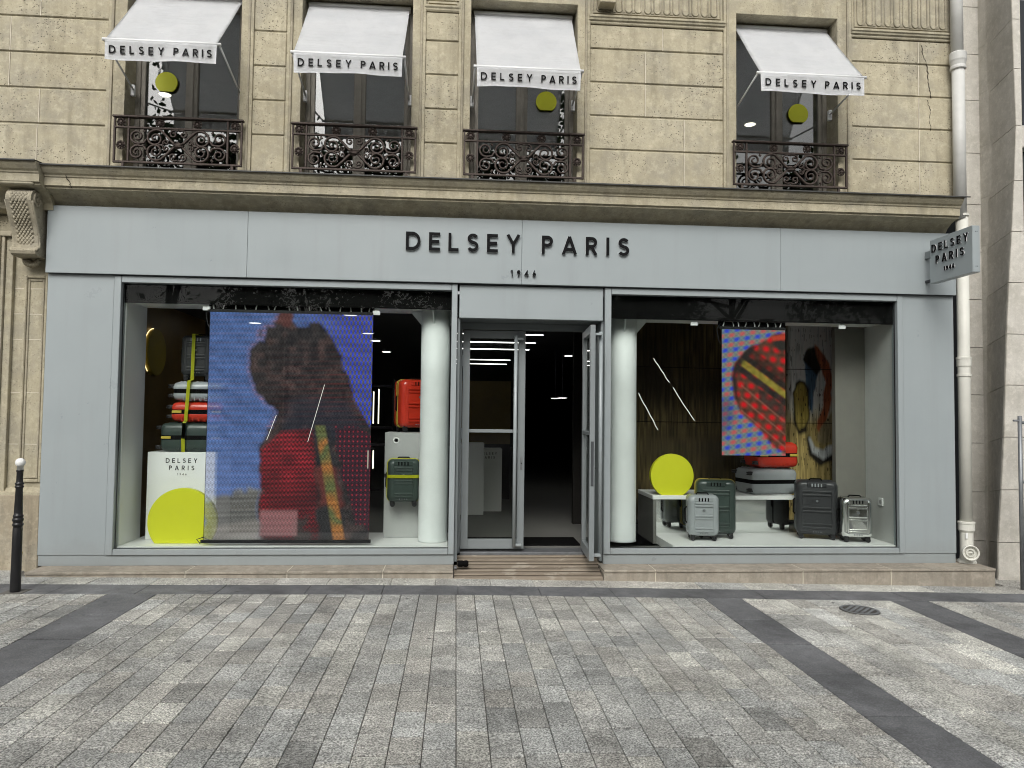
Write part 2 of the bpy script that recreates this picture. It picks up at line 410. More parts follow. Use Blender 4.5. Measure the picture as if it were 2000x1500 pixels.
def field(xa, xb, wd, ya, yb, lmin, lmax, light=0):
    n = max(1, round((xb-xa)/wd)); d = (xb-xa)/n
    for i in range(n):
        slabs_y0 = rnd.uniform(.04, lmax)
        slabs.append((xa+i*d, xa+(i+1)*d, ya-slabs_y0, ya, tone(light), 0))
        y = ya-slabs_y0; run = tone(light)
        while y > yb:
            l = rnd.uniform(lmin, lmax)
            run = tone(light)
            slabs.append((xa+i*d, xa+(i+1)*d, y-l, y, run, 0)); y -= l
YB = -5.0; YA = -.90
LB, RB, FB = (-3.03, -2.61), (2.33, 2.69), (4.13, 4.52)
field(-6.6, LB[0], .168, YA, YB, .26, .40)
field(LB[1], RB[0], .165, YA, YB, .25, .36)
field(RB[1], FB[0], .206, YA, YB, .42, .70, .12)
field(FB[1], 8.0, .2, YA, YB, .4, .6, .03)
def dark():
    t = rnd.uniform(.16, .185); return (t*.97, t*.99, t*1.03)
for b_ in (LB, RB, FB):
    y = YA
    while y > YB:
        l = rnd.uniform(.62, .80); slabs.append((b_[0], b_[1], y-l, y, dark(), 1)); y -= l
x = -6.4
while x < 8:
    l = rnd.uniform(.68, .80); slabs.append((x, x+l, -.90, -.525, dark(), 1)); x += l
x = -6.4
while x < 8.2:
    l = rnd.uniform(.42, .62); slabs.append((x, x+l, -.525, -.20 if -4.2 < x+l/2 < 5.75 else .3, tone(.06), 0)); x += l
def share(s):   # how large it shows: area over distance squared, nothing outside the view
    cx, cy = (s[0]+s[1])/2, (s[2]+s[3])/2; d = cy+7.7
    if d < 3.15 or abs(cx-.075*d) > .72*d: return 0
    return (s[1]-s[0])*(s[3]-s[2])/d**3
slabs.sort(key=share, reverse=True)
lit = [s for s in slabs if not s[5]]; drk = [s for s in slabs if s[5]]
um, ud = unit_slab('paving_slab', 'granite'), unit_slab('dark_paving_slab', 'granite_dark')
rest = []
for lst, me, nm in ((lit, um, 'paving_slab'), (drk, ud, 'dark_paving_slab')):
    for i, s in enumerate(lst):
        if share(s) <= 0: rest.append(s); continue
        if i >= 298: rest.append(s); continue
        o = link(bpy.data.objects.new(nm, me), pave); cx, cy = (s[0]+s[1])/2, (s[2]+s[3])/2; gp = .0045
        o.location = (cx, cy, gz(cx)+rnd.uniform(-.0015, .0015)); o.scale = (s[1]-s[0]-gp, s[3]-s[2]-.013, .035)
        o.rotation_euler = (rnd.gauss(0, .0022), -math.atan(gs(cx))+rnd.gauss(0, .0022), 0); o.color = (*s[4], 1)
bm = B(); cols = []
for s in rest:
    gp = .003; x0, x1, y0, y1 = s[0]+gp, s[1]-gp, s[2]+gp, s[3]-gp; dz = rnd.uniform(-.0015, .0015)
    c4 = [(x0, y0), (x1, y0), (x1, y1), (x0, y1)]; e = .004
    t4 = [bm.verts.new((a+(e if a == x0 else -e), b+(e if b == y0 else -e), gz(a)+dz)) for a, b in c4]
    m4 = [bm.verts.new((a, b, gz(a)+dz-.004)) for a, b in c4]; b4 = [bm.verts.new((a, b, gz(a)-.03)) for a, b in c4]
    bm.faces.new(t4)
    for a, b in ((m4, t4), (b4, m4)):
        for k in range(4): bm.faces.new((a[k], a[(k+1) % 4], b[(k+1) % 4], b[k]))
    cols += [s[4]]*9
me = bpy.data.meshes.new('small_paving_slabs'); bmesh.ops.recalc_face_normals(bm, faces=bm.faces); bm.to_mesh(me); bm.free()
at = me.color_attributes.new('tone', 'FLOAT_COLOR', 'CORNER'); arr = []
for p, c in zip(me.polygons, cols): arr += [*c, 1.]*p.loop_total
at.data.foreach_set('color', arr); me.materials.append(M['granite'])
tag(link(bpy.data.objects.new('small_paving_slabs', me), pave), kind='stuff')

# manhole cover
mh = thing('manhole_cover', 'round cast iron cover set in the pale paving', 'manhole cover', (3.62, -1.28, gz(3.62)))
mh.matrix_basis = Matrix.Translation((3.62, -1.28, gz(3.62)+.004)) @ Matrix.Rotation(math.atan(.02), 4, 'Y')
mh.rotation_euler = (0, math.atan(.02), 0); mh.location.z = gz(3.62)+.004
def loc_obj(name, bm, mat, parent, smooth=False):
    me = bpy.data.meshes.new(name); bmesh.ops.recalc_face_normals(bm, faces=bm.faces); bm.to_mesh(me); bm.free(); me.materials.append(M[mat])
    if smooth:
        for p in me.polygons: p.use_smooth = True
    return link(bpy.data.objects.new(name, me), parent)
loc_obj('disc', lathe(B(), [(.168, -.02), (.168, 0), (.163, .003)], n=40), 'cover_iron', mh)
loc_obj('ring', lathe(B(), [(.163, 0), (.163, .007), (.140, .007), (.140, 0)], n=40), 'galv', mh)
for i in range(-4, 5):
    for j in range(-4, 5):
        if i*i+j*j < 17 and (i+j) % 2 == 0:
            loc_obj('stud', box(B(), i*.031-.017, i*.031+.017, j*.031-.010, j*.031+.010, .002, .008, .002), 'galv', mh)

# ------------------------------------------------------------------ stone building, first floor
bld = thing('stone_building', 'cream limestone Paris building with rusticated first floor and long cornice above the shop', 'building', (-4.9, .5, 0))
YW = .18
WX = [-2.92, -1.115, .685, 3.645]; HW = .585
ZB, ZT = 4.06, 6.175
# backing wall with openings: piers between windows, and lintels
edges = [-12]+[e for c in WX for e in (c-HW, c+HW)]+[5.74]
for i in range(0, len(edges), 2):
    bx('wall_pier', 'stone_trim', bld, edges[i], edges[i+1], YW+.012, .75, ZB-.02, 7.4, 0)
for c in WX: bx('lintel', 'stone_trim', bld, c-HW-.002, c+HW+.002, YW+.014, .75, ZT, 7.4, 0)
def block(x0, x1, z0, z1, y=YW, par=bld, mat='stone'):
    return bx('stone_block', mat, par, x0, x1, y-rnd.uniform(0, .004), YW+.05, z0+.008, z1-.008, .008)
zs = [4.10, 4.575, 4.95, 5.325, 5.70, 5.975]
def vjoint(x, z0, z1):
    bx('mortar_joint', 'mortar', bld, x-.004, x+.004, YW-.0045, YW+.02, z0+.012, z1-.012, 0)
def courses(xa, xb, zl, joints):
    for k, (za, zb) in enumerate(zip(zl, zl[1:])):
        js = [j for j in joints[k] if xa+.05 < j < xb-.05] if joints else []
        cuts = [xa]+js+[xb]
        for a, b in zip(cuts, cuts[1:]): block(a+(.001 if a != xa else 0), b-(.001 if b != xb else 0), za, zb)
        for j in js: vjoint(j, za, zb)
zl = [4.10, 4.615, 4.99, 5.365, 5.745, 6.12, 6.6]
courses(-9.0, -3.69, zl, [[-7.2, -5.9, -5.1, -4.37], [-7.6, -6.4, -5.2, -4.36], [-7.0, -5.7, -4.67], [-6.6, -5.5, -4.67], [-7.2, -5.9, -5.1, -4.38], [-6.0, -4.6]])
courses(-2.205, -1.865, [4.10, 4.587, 4.962, 5.333, 5.71, 6.09, 6.5], None)
courses(-.39, -.03, [4.10, 4.572, 4.947, 5.324, 5.697, 6.02], None)
courses(1.408, 2.912, zs, [[2.47], [2.47], [2.03], [2.03], [2.225]])
courses(4.392, 5.60, zs, [[5.19]]*5)
# capital mouldings over the narrow pier and the two wide piers, fluted frieze above them
def mould(xa, xb, prof):
    obj('string_course', prism_x(B(), prof, xa, xb), 'stone_trim', bld)
for xa, xb in ((1.395, 2.925), (4.385, 5.60)):
    mould(xa, xb, [(YW+.05, 5.975), (YW-.012, 5.975), (YW-.018, 5.985), (YW-.018, 6.0), (YW-.034, 6.012), (YW-.038, 6.03), (YW-.05, 6.04), (YW-.05, 6.062), (YW+.05, 6.066)])
    bx('frieze_panel', 'stone_trim', bld, xa+.02, xb-.02, YW-.004, YW+.05, 6.068, 7.2, .004)
    n = int((xb-xa-.12)/.104)
    for i in range(n):
        cx = xa+.12+(xb-xa-.24)*i/(n-1); wd = .036
        pts = [(cx-wd, YW-.006, 7.2), (cx-wd, YW-.006, 6.17)]+[(cx+wd*math.cos(R(180+180*k/8)), YW-.006, 6.17+.05*math.sin(R(180+180*k/8))) for k in range(1, 8)]+[(cx+wd, YW-.006, 6.17), (cx+wd, YW-.006, 7.2)]
        obj('flute', tube(B(), pts, 0, flat=(.009, .011, (0, -1, 0))), 'stone_carved', bld)
        dm = B(); poly(dm, [(cx+.052-.017, YW-.012, 6.115), (cx+.052+.017, YW-.012, 6.115), (cx+.052, YW-.02, 6.16)]); poly(dm, [(cx+.052-.017, YW-.012, 6.115), (cx+.052, YW-.02, 6.16), (cx+.052-.017, YW, 6.115)]); poly(dm, [(cx+.052+.017, YW-.012, 6.115), (cx+.052+.017, YW, 6.115), (cx+.052, YW-.02, 6.16)])
        if i < n-1: obj('dart', dm, 'stone_carved', bld)
    obj('frieze_edge', tube(B(), [(xa+.05, YW-.006, 7.2), (xa+.05, YW-.006, 6.10), (xb-.05, YW-.006, 6.10), (xb-.05, YW-.006, 7.2)], 0, flat=(.010, .010, (0, -1, 0))), 'stone_carved', bld)
bx('bracket_block', 'stone_trim', bld, 1.49, 1.665, YW-.16, YW+.05, 6.14, 7.2, .006)
mould(-.40, -.02, [(YW+.05, 6.02), (YW-.008, 6.02), (YW-.018, 6.035), (YW-.018, 6.05), (YW-.03, 6.065), (YW-.03, 6.085), (YW+.05, 6.09)])
mould(-.36, -.06, [(YW+.05, 6.11), (YW-.012, 6.11), (YW-.012, 6.13), (YW+.05, 6.14)])
bx('stone_block', 'stone', bld, -.39, -.03, YW-.001, YW+.05, 6.15, 6.8, .006)
# window surrounds (flat inner band with a moulded outer edge), running over the lintel
for c, (ol, orr) in zip(WX, ((.18, .13), (.15, .14), (.13, .137), (.145, .16))):
    for s, o_ in ((-1, ol), (1, orr)):
        e = c+s*HW; a, b = sorted((e+s*.001, e+s*(o_-.055)))
        bx('window_surround', 'stone_trim', bld, a, b, YW-.012, YW+.05, 4.075, 6.40, .003)
        a, b = sorted((e+s*(o_-.055), e+s*(o_-.030)))
        bx('surround_bead', 'stone_carved', bld, a, b, YW-.030, YW+.05, 4.074, 6.45, .008, 2)
        a, b = sorted((e+s*(o_-.030), e+s*(o_+.004)))
        bx('surround_fillet', 'stone_trim', bld, a, b, YW-.022, YW+.05, 4.073, 6.48, .004)
    bx('surround_head', 'stone_trim', bld, c-HW-ol+.055, c+HW+orr-.055, YW-.011, YW+.05, ZT+.001, 6.399, .003)
# cracks
def crack(pts, y, wd=.006):
    bm = B(); L = []
    for i, (x, z) in enumerate(pts):
        k = wd*(.35+.65*rnd.random()); L.append((bm.verts.new((x-k/2, y, z)), bm.verts.new((x+k/2, y, z+.002)), bm.verts.new((x, y+.01, z))))
    for a, b in zip(L, L[1:]):
        bm.faces.new((a[0], a[1], b[1], b[0])); bm.faces.new((a[0], b[0], b[2], a[2])); bm.faces.new((a[1], a[2], b[2], b[1]))
    return obj('crack', bm, 'crack', bld)
def rough(pts, n=5, a=.008):
    out = []
    for p, q in zip(pts, pts[1:]):
        for k in range(n): t = k/n; out.append((p[0]+(q[0]-p[0])*t+rnd.uniform(-a, a), p[1]+(q[1]-p[1])*t))
    return out+[pts[-1]]
crack(rough([(5.225, 5.93), (5.25, 5.80), (5.29, 5.68), (5.305, 5.55), (5.315, 5.42), (5.33, 5.35), (5.335, 5.31)]), YW-.005, .012)
crack(rough([(5.285, 5.29), (5.315, 5.20), (5.325, 5.16), (5.315, 5.05), (5.33, 4.94)]), YW-.005, .008)
# cornice: moulded run, broken forward over the console at the left
CP = [(.30, 3.62), (.075, 3.66), (.06, 3.72), (.02, 3.77), (-.05, 3.815), (-.13, 3.838), (-.165, 3.842), (-.165, 3.862), (-.19, 3.866), (-.19, 3.945), (-.20, 3.95), (-.205, 3.965), (-.225, 3.98), (-.25, 4.01), (-.262, 4.03), (-.262, 4.046), (.30, 4.10)]
cor = obj('cornice', prism_x(B(), CP, -4.08, 5.40), 'stone_trim', bld)
obj('lead_flashing', prism_x(B(), [(-.285, 4.052), (-.285, 4.040), (-.278, 4.040), (-.277, 4.049), (.17, 4.10), (.17, 4.112)], -4.09, 5.455), 'lead', cor)
obj('cornice_break', prism_x(B(), [(y-.085 if y < .1 else y, z+.006) for y, z in CP], -12, -4.083), 'stone_trim', bld)
obj('lead_flashing', prism_x(B(), [(-.37, 4.060), (-.37, 4.048), (-.362, 4.048), (-.361, 4.057), (.17, 4.108), (.17, 4.12)], -12, -4.085), 'lead', cor)
crack(rough([(-3.90, 4.03), (-3.87, 3.96), (-3.855, 3.92)], 4, .006), -.208, .010)
crack(rough([(-3.855, 3.93), (-3.83, 3.875), (-3.82, 3.845)], 4, .006), -.1925, .010)

# ground-floor stone at the left: pier with sunk panel, jamb of the next doorway, console
bx('pier', 'stone_trim', bld, -4.50, -4.145, .13, .70, .80, 3.62, .004)
bx('pier_base', 'stone_base', bld, -4.62, -4.139, .06, .70, -.2, .80, .008)
obj('base_moulding', prism_x(B(), [(.13, .80), (.065, .80), (.07, .825), (.10, .84), (.115, .86), (.13, .87)], -4.61, -4.141), 'stone_trim', bld)
def frame_y(name, mat, x0, x1, z0, z1, y, wd, dep, par):
    bm = B()
    for a in ((x0, x0+wd, z0, z1), (x1-wd, x1, z0, z1), (x0+wd, x1-wd, z0, z0+wd), (x0+wd, x1-wd, z1-wd, z1)): box(bm, a[0], a[1], y-dep, y+.01, a[2], a[3], min(wd, dep)*.35)
    return obj(name, bm, mat, par)
frame_y('panel_moulding', 'stone_trim', -4.40, -4.165, .92, 3.02, .13, .030, .022, bld)
frame_y('panel_moulding', 'stone_carved', -4.362, -4.203, .96, 2.98, .13, .018, .012, bld)
bx('door_jamb', 'stone_trim', bld, -4.86, -4.605, .03, .70, .80, 3.40, .006)
bx('jamb_bead', 'stone_carved', bld, -4.603, -4.57, .055, .70, .80, 3.40, .010, 2)
bx('jamb_edge', 'stone_trim', bld, -4.568, -4.50, .085, .70, .80, 3.45, .004)
obj('gas_marker', lathe(B(), [(.018, .052), (.018, .060)], (-4.30, 0, .23), 16, 'Y'), 'brass', bld)
bx('jamb_base', 'stone_base', bld, -4.90, -4.622, .02, .70, -.2, .80, .006)
for z in (1.30, 1.82, 2.36, 2.62, 2.88):
    bx('mortar_joint', 'mortar', bld, -4.858, -4.607, .027, .05, z, z+.007, 0); bx('mortar_joint', 'mortar', bld, -4.498, -4.15, .1275, .14, z, z+.007, 0)
bx('frieze_wall', 'stone', bld, -12, -4.10, .14, .70, 3.40, 3.63, 0)
bx('door_head', 'stone_trim', bld, -6.3, -4.861, .05, .30, 3.06, 3.40, .006)
bx('door_head_bead', 'stone_carved', bld, -6.3, -4.50, .04, .12, 3.401, 3.45, .012, 2)
bx('wall_pier', 'stone_trim', bld, -12, -6.31, .06, .70, -.2, 3.40, .006)
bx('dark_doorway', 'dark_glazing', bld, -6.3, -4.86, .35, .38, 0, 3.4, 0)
# carved console
con = bld
def console_profile():
    P = [(.14, 3.84)]
    P += [(-.10+.115*math.cos(R(a))-.02, 3.715+.115*math.sin(R(a))) for a in range(80, 200, 12)]
    P += [(-.205, 3.64), (-.165, 3.55), (-.115, 3.46), (-.085, 3.38), (-.075, 3.31), (-.08, 3.265), (-.11, 3.25), (-.125, 3.225), (-.115, 3.195), (-.08, 3.18), (.14, 3.18)]
    return P
cb = prism_x(B(), console_profile(), -4.415, -4.175)
console = obj('console', cb, 'stone_carved', con)
bx('console_abacus', 'stone_trim', con, -4.455, -4.14, -.27, .14, 3.842, 3.905, .010)
def front_y(z):
    P = sorted([(zz, y) for y, zz in console_profile() if y < .1]); zs_ = [p[0] for p in P]; ys_ = [p[1] for p in P]
    return float(np.interp(z, zs_, ys_))
k = 0
for row in range(22):
    z = 3.76-row*.0215
    for i in range(4 if row % 2 else 5):
        x = -4.295+(i-(1.5 if row % 2 else 2))*.034; bm = B()
        bmesh.ops.create_icosphere(bm, subdivisions=1, radius=1)
        for v in bm.verts: v.co = Vector((x+v.co.x*.0175, front_y(z)+.001+v.co.y*.010, z+v.co.z*.021))
        obj('carved_scale', bm, 'stone_carved', console, True)
for s, xx in ((1, -4.172), (-1, -4.418)):
    sp = [(xx, -.12+.085*(1-t)*math.cos(2*math.pi*1.7*t+.5), 3.72+.085*(1-t)*math.sin(2*math.pi*1.7*t+.5)) for t in np.linspace(0, .92, 40)]
    obj('volute', tube(B(), sp, 0, flat=(.012, .012, (1, 0, 0))), 'stone_carved', console)
    ed = [(xx, y+.016, z) for y, z in console_profile()[10:19]]
    obj('edge_roll', tube(B(), ed, .014, 6), 'stone_carved', console, True)
for i in range(7):
    a = R(200+i*23.3); pts = [(-4.295+.02*math.cos(a), .08, 3.175+.02*math.sin(a)), (-4.295+.085*math.cos(a), .03, 3.172+.075*math.sin(a))]
    obj('shell_rib', tube(B(), pts, lambda t: .010+.014*t, 7), 'stone_carved', console, True)

# casement windows with dark rooms behind them
GY = .46
for wi, c in enumerate(WX):
    win = link(bpy.data.objects.new('window', None), bld); win.location = Vector((c, GY, ZB))-bld.location; win.matrix_basis = Matrix.Translation(win.location)
    zb, zt = 4.10, 6.16
    for nm, a in (('frame_stile', (c-HW, c-HW+.05, zb, zt)), ('frame_stile', (c+HW-.05, c+HW, zb, zt)), ('frame_head', (c-HW+.05, c+HW-.05, zt-.06, zt)), ('frame_sill', (c-HW+.05, c+HW-.05, zb, zb+.06))):
        bx(nm, 'sill', win, a[0], a[1], GY-.045, GY+.05, a[2], a[3], .005)
    for s in (-1, 1):
        x0, x1 = sorted((c+s*.004, c+s*(HW-.052)))
        inner = (x0, x0+.060) if s > 0 else (x1-.060, x1); outer = (x1-.045, x1) if s > 0 else (x0, x0+.045)
        for a in (inner, outer): bx('sash_stile', 'sill', win, a[0], a[1], GY-.03, GY+.03, zb+.062, zt-.062, .005)
        ga, gb = (inner[1], outer[0]) if s > 0 else (outer[1], inner[0])
        bx('sash_rail', 'sill', win, ga, gb, GY-.028, GY+.028, zb+.062, zb+.13, .005); bx('sash_rail', 'sill', win, ga, gb, GY-.028, GY+.028, zt-.12, zt-.062, .005)
        bx('pane', 'glass_up', win, ga-.004, gb+.004, GY-.004, GY+.004, zb+.13, zt-.12, 0)
    bx('meeting_bead', 'sill', win, c-.022, c+.022, GY-.048, GY-.031, zb+.062, zt-.062, .006, 2)
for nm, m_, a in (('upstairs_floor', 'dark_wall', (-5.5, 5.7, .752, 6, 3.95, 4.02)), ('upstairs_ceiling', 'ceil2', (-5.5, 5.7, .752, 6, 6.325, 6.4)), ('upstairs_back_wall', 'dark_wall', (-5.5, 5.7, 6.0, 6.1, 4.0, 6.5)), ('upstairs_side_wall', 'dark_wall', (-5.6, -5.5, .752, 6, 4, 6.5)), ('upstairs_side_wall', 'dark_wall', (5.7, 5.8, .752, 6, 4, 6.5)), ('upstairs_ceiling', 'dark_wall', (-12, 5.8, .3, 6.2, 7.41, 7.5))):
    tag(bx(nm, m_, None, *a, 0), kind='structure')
def flat_disc(bm, cx, cz, r, y0, y1, cut, n=48):
    """disc in the XZ plane with its foot cut off flat"""
    pts = []
    a0 = math.asin(max(-1, min(1, (cut-cz)/r)))
    for i in range(n+1):
        a = a0+(2*math.pi-(2*a0+math.pi)*0)*0; 
        a = a0+(math.pi-2*a0)*i/n
        pts.append((cx+r*math.cos(a), cz+r*math.sin(a)))
    f = [bm.verts.new((x, y0, z)) for x, z in pts]; b = [bm.verts.new((x, y1, z)) for x, z in pts]; m = len(pts)
    bm.faces.new(f); bm.faces.new(b[::-1])
    for i in range(m): bm.faces.new((f[i], b[i], b[(i+1) % m], f[(i+1) % m]))
    return bm
for (cx, cz), wl in (((-3.188, 5.215), 'leftmost'), ((.961, 5.188), 'third'), ((3.895, 5.175), 'rightmost')):
    d = thing('hanging_disc', 'small lime yellow disc with flat foot hanging in the %s upper window' % wl, 'disc sign', (cx, .44, cz), group='yellow discs in the upper windows')
    dd = flat_disc(B(), cx, cz, .117, .425, .437, cz-.097); obj('disc', dd, 'yellow', d)
    obj('thread_or_reflection', tube(B(), [(cx, .431, cz+.115), (cx, .431, 6.17)], .002, 5), 'black', d)
for (px, py), wl in (((-4.34, 3.33), 'leftmost'), ((4.58, 3.51), 'rightmost')):
    l = thing('ceiling_lamp', 'round white lit ceiling lamp seen through the %s upper window' % wl, 'ceiling lamp', (px, py, 6.32))
    obj('bezel', lathe(B(), [(.095, 6.326), (.095, 6.31), (.085, 6.306)], (px, py, 0), 28), 'white', l)
    obj('diffuser', lathe(B(), [(.085, 6.305), (.075, 6.300), (.0, 6.298)], (px, py, 0), 28), 'lampwarm', l)

# ------------------------------------------------------------------ balcony railings
def spiral(cx, cz, r0_, r1_, a0, turns, n=34):
    return [(cx+(r0_+(r1_-r0_)*(t**.8))*math.cos(R(a0)+2*math.pi*turns*t), (cz+(r0_+(r1_-r0_)*(t**.8))*math.sin(R(a0)+2*math.pi*turns*t))) for t in np.linspace(0, 1, n)]
def railing(name, label):
    t = thing(name, label, 'railing', group='cast iron window railings')
    W2 = .65; z0, zm, z1 = .0, .385, .50
    def bar(nm, a, b, c_, d): return obj(nm, box(B(), a, b, -.014, .014, c_, d, .004), 'iron', t)
    obj('hand_rail', box(B(), -W2-.01, W2+.01, -.028, .028, z1-.014, z1+.008, .005), 'iron', t)
    bar('middle_rail', -W2, W2, zm-.010, zm+.010); bar('bottom_rail', -W2, W2, z0+.012, z0+.034)
    for x in (-W2+.010, -.50, .50, W2-.010): bar('post', x-.010, x+.010, z0+.034, z1-.014)
    for x in (-.55, .55): obj('foot', box(B(), x-.012, x+.012, -.012, .012, -.05, z0+.012), 'iron', t)
    cz = .21
    for sx in (-1, 1):
        for sz in (-1, 1):
            def P(l): return [(sx*x, -.002*sx, cz+sz*z) for x, z in l]
            big = [(-.035, .012), (-.075, .050), (-.12, .100), (-.155, .132)]+spiral(-.229, .068, .100, .018, 55, 1.75)
            obj('scroll', tube(B(), P(big), 0, flat=(lambda q: .0125-.005*q, .012, (0, -1, 0))), 'iron', t)
            out = [(-.322, .055), (-.345, .018)]+spiral(-.412, .085, .080, .016, -62, -1.6)
            obj('scroll', tube(B(), P(out), 0, flat=(lambda q: .011-.004*q, .012, (0, -1, 0))), 'iron', t)
            hrt = [(-.004, .155), (-.035, .165)]+spiral(-.048, .118, .044, .010, 75, 1.2, 22)
            obj('small_scroll', tube(B(), P(hrt), 0, flat=(.008, .010, (0, -1, 0))), 'iron', t)
            inn = [(-.20, -.005), (-.165, .004)]+spiral(-.122, .030, .033, .008, 215, -1.2, 20)
            obj('small_scroll', tube(B(), P(inn), 0, flat=(.007, .010, (0, -1, 0))), 'iron', t)
            lf = [(-.335, .135), (-.352, .150), (-.345, .165)]
            obj('leaf_tip', tube(B(), P(lf), 0, flat=(lambda q: .012-.007*q, .010, (0, -1, 0))), 'iron', t)
    kn = B(); bmesh.ops.create_icosphere(kn, subdivisions=2, radius=1)
    for v in kn.verts: v.co = Vector((v.co.x*.052, v.co.y*.020, cz+v.co.z*.034*(1+.18*math.sin(9*v.co.x))))
    obj('centre_knot', kn, 'iron', t)
    for z in (-.012, .004, .018): obj('knot_band', box(B(), -.055, .055, -.022, .022, cz+z-.003, cz+z+.003, .002), 'iron', t)
    for x, z in ((-.575, .44), (-.19, .44), (.19, .44), (.575, .44), (-.575, .20), (.575, .20)):
        r = .043; ro = obj('rosette', lathe(B(), [(.013, -.020), (.013, .014)], (x, 0, z), 12, 'Y'), 'iron', t)
        for k in range(8):
            a = k*math.pi/4; obj('petal', tube(B(), [(x+.012*math.cos(a), -.004, z+.012*math.sin(a)), (x+.026*math.cos(a), -.012, z+.026*math.sin(a)), (x+r*math.cos(a), 0, z+r*math.sin(a))], lambda q: .004+.007*math.sin(q*math.pi)+.003*q, 6), 'iron', ro)
        obj('rosette_rim', tube(B(), [(x+r*math.cos(a), 0, z+r*math.sin(a)) for a in np.linspace(0, 2*math.pi, 20)], .0055, 5), 'iron', ro)
    return t
which = ('leftmost of the four upper windows', 'second upper window from the left', 'third upper window from the left', 'rightmost of the four upper windows')
ra = railing('balcony_railing', 'rust brown scrolled iron railing at the '+which[0])
for i, c in enumerate(WX):
    o = ra if i == 0 else copy_tree(ra)
    o.location = (c, .10, 4.197); o['label'] = 'rust brown scrolled iron railing at the '+which[i]

# ------------------------------------------------------------------ awnings
AW = [(-2.918, 1.10, 5.255), (-1.12, 1.11, 5.216), (.683, 1.10, 5.160), (3.646, 1.16, 5.234)]
for i, (c, wd, zb) in enumerate(AW):
    t = thing('window_awning', 'white cloth awning with lettered valance over the '+which[i], 'awning', (c, .34, 6.11), group='white window awnings')
    yb, yt, zt = -.40, .34, 6.115; hw, ht = wd/2-.022, 1.085/2
    nx, ny = 24, 26; bm = B(); G = []
    for j in range(ny+1):
        v = j/ny; row = []
        for k in range(nx+1):
            u = k/nx; x = c+(2*u-1)*(ht+(hw-ht)*v)
            sag = -.016*math.sin(math.pi*v)*(.6+.4*math.sin(math.pi*u)); wr = .0035*math.sin(u*9+i)*math.sin(v*13+u*5+i*2)*v
            row.append(bm.verts.new((x, yt+(yb-yt)*v, zt+(zb+.012-zt)*v+sag+wr)))
        G.append(row)
    for j in range(ny):
        for k in range(nx): bm.faces.new((G[j][k], G[j][k+1], G[j+1][k+1], G[j+1][k]))
    bmesh.ops.solidify(bm, geom=bm.faces[:], thickness=.0025)
    obj('canopy', bm, 'cloth', t, True)
    bm = B(); G = []
    def vy(u, v): return yb-.018+.010*math.sin(u*7+i*1.3)*v+.005*math.sin(u*17+i)*v+.02*v*(.3 if i == 2 else 0)
    for j in range(9):
        v = j/8; G.append([bm.verts.new((c+(2*k/30-1)*hw*(1-.008*v), vy(k/30, v), zb-.012-.192*v-.004*math.sin(k/30*6+i)*v)) for k in range(31)])
    for j in range(8):
        for k in range(30): bm.faces.new((G[j][k], G[j][k+1], G[j+1][k+1], G[j+1][k]))
    bmesh.ops.solidify(bm, geom=bm.faces[:], thickness=.002)
    va = obj('valance', bm, 'cloth', t, True)
    # printed words follow the cloth's waves
    for tx, a, b in (('DELSEY', -.485, .035), ('PARIS', .125, .485)):
        lm = word(tx, a*1.0*(wd/1.1), b*(wd/1.1), .076, va, (c, yb-.027, zb-.146), (1, 0, 0), (0, 0, 1), .0015, 'letter', name='lettering', joined=True, sw=.175)
        for v_ in lm.data.vertices:
            q = lm.matrix_basis @ v_.co+va.location; wx = v_.co.x+t.location.x
            u = (wx-c+hw)/(2*hw); z_ = v_.co.z+t.location.z; v_.co.y += vy(u, (zb-.012-z_)/.192)-yb+.018
    obj('front_bar', tube(B(), [(c-wd/2-.01, yb, zb), (c+wd/2+.01, yb, zb)], .016, 10), 'acrylic', t, True)
    obj('roller', tube(B(), [(c-ht-.01, yt+.02, zt+.005), (c+ht+.01, yt+.02, zt+.005)], .034, 12), 'acrylic', t, True)
    for s in (-1, 1):
        obj('arm', tube(B(), [(c+s*(wd/2-.005), yb+.005, zb-.002), (c+s*(HW-.03), .31, 5.06+.02*i)], .010, 8), 'acrylic', t, True)
        obj('arm_bracket', box(B(), c+s*(HW-.022)-.02, c+s*(HW-.022)+.02, .29, .33, 5.0+.02*i, 5.12+.02*i, .004), 'acrylic', t)
# ------------------------------------------------------------------ shopfront
shop = thing('shopfront', 'pale blue-grey panelled shopfront with two display windows and a central doorway', 'shopfront', (.7, .1, .1))
F0, F1 = -4.14, 5.48
for a, b in ((F0, -2.163), (-2.163, .667), (.667, 3.481), (3.481, F1)):
    bx('fascia_panel', 'grey', shop, a+.0012, b-.0012, 0, .10, 3.033, 3.718, .0025)
bx('fascia_backing', 'seam', shop, F0+.02, F1-.02, .012, .13, 3.028, 3.70, 0)
YP = .045
for nm, a in (('pilaster', (-4.135, -3.486)), ('pilaster', (4.884, 5.474))):
    bx(nm, 'grey', shop, a[0], a[1], YP, .60, .205, 3.03, .003)
for a, b in ((-4.13, -.002), (1.568, 5.47)): bx('base_panel', 'grey', shop, a, b, YP+.008, .30, .098, .203, .003)
bx('transom_panel', 'grey', shop, .018, 1.547, YP+.004, .10, 2.672, 3.02, .003)
bx('transom_soffit', 'grey2', shop, .018, 1.547, .102, .46, 2.668, 2.70, .003)
bx('door_reveal', 'grey2', shop, 0.0, .030, YP+.05, .62, .12, 2.67, .003)
bx('door_reveal', 'grey2', shop, 1.535, 1.565, YP+.05, .62, .12, 2.67, .003)
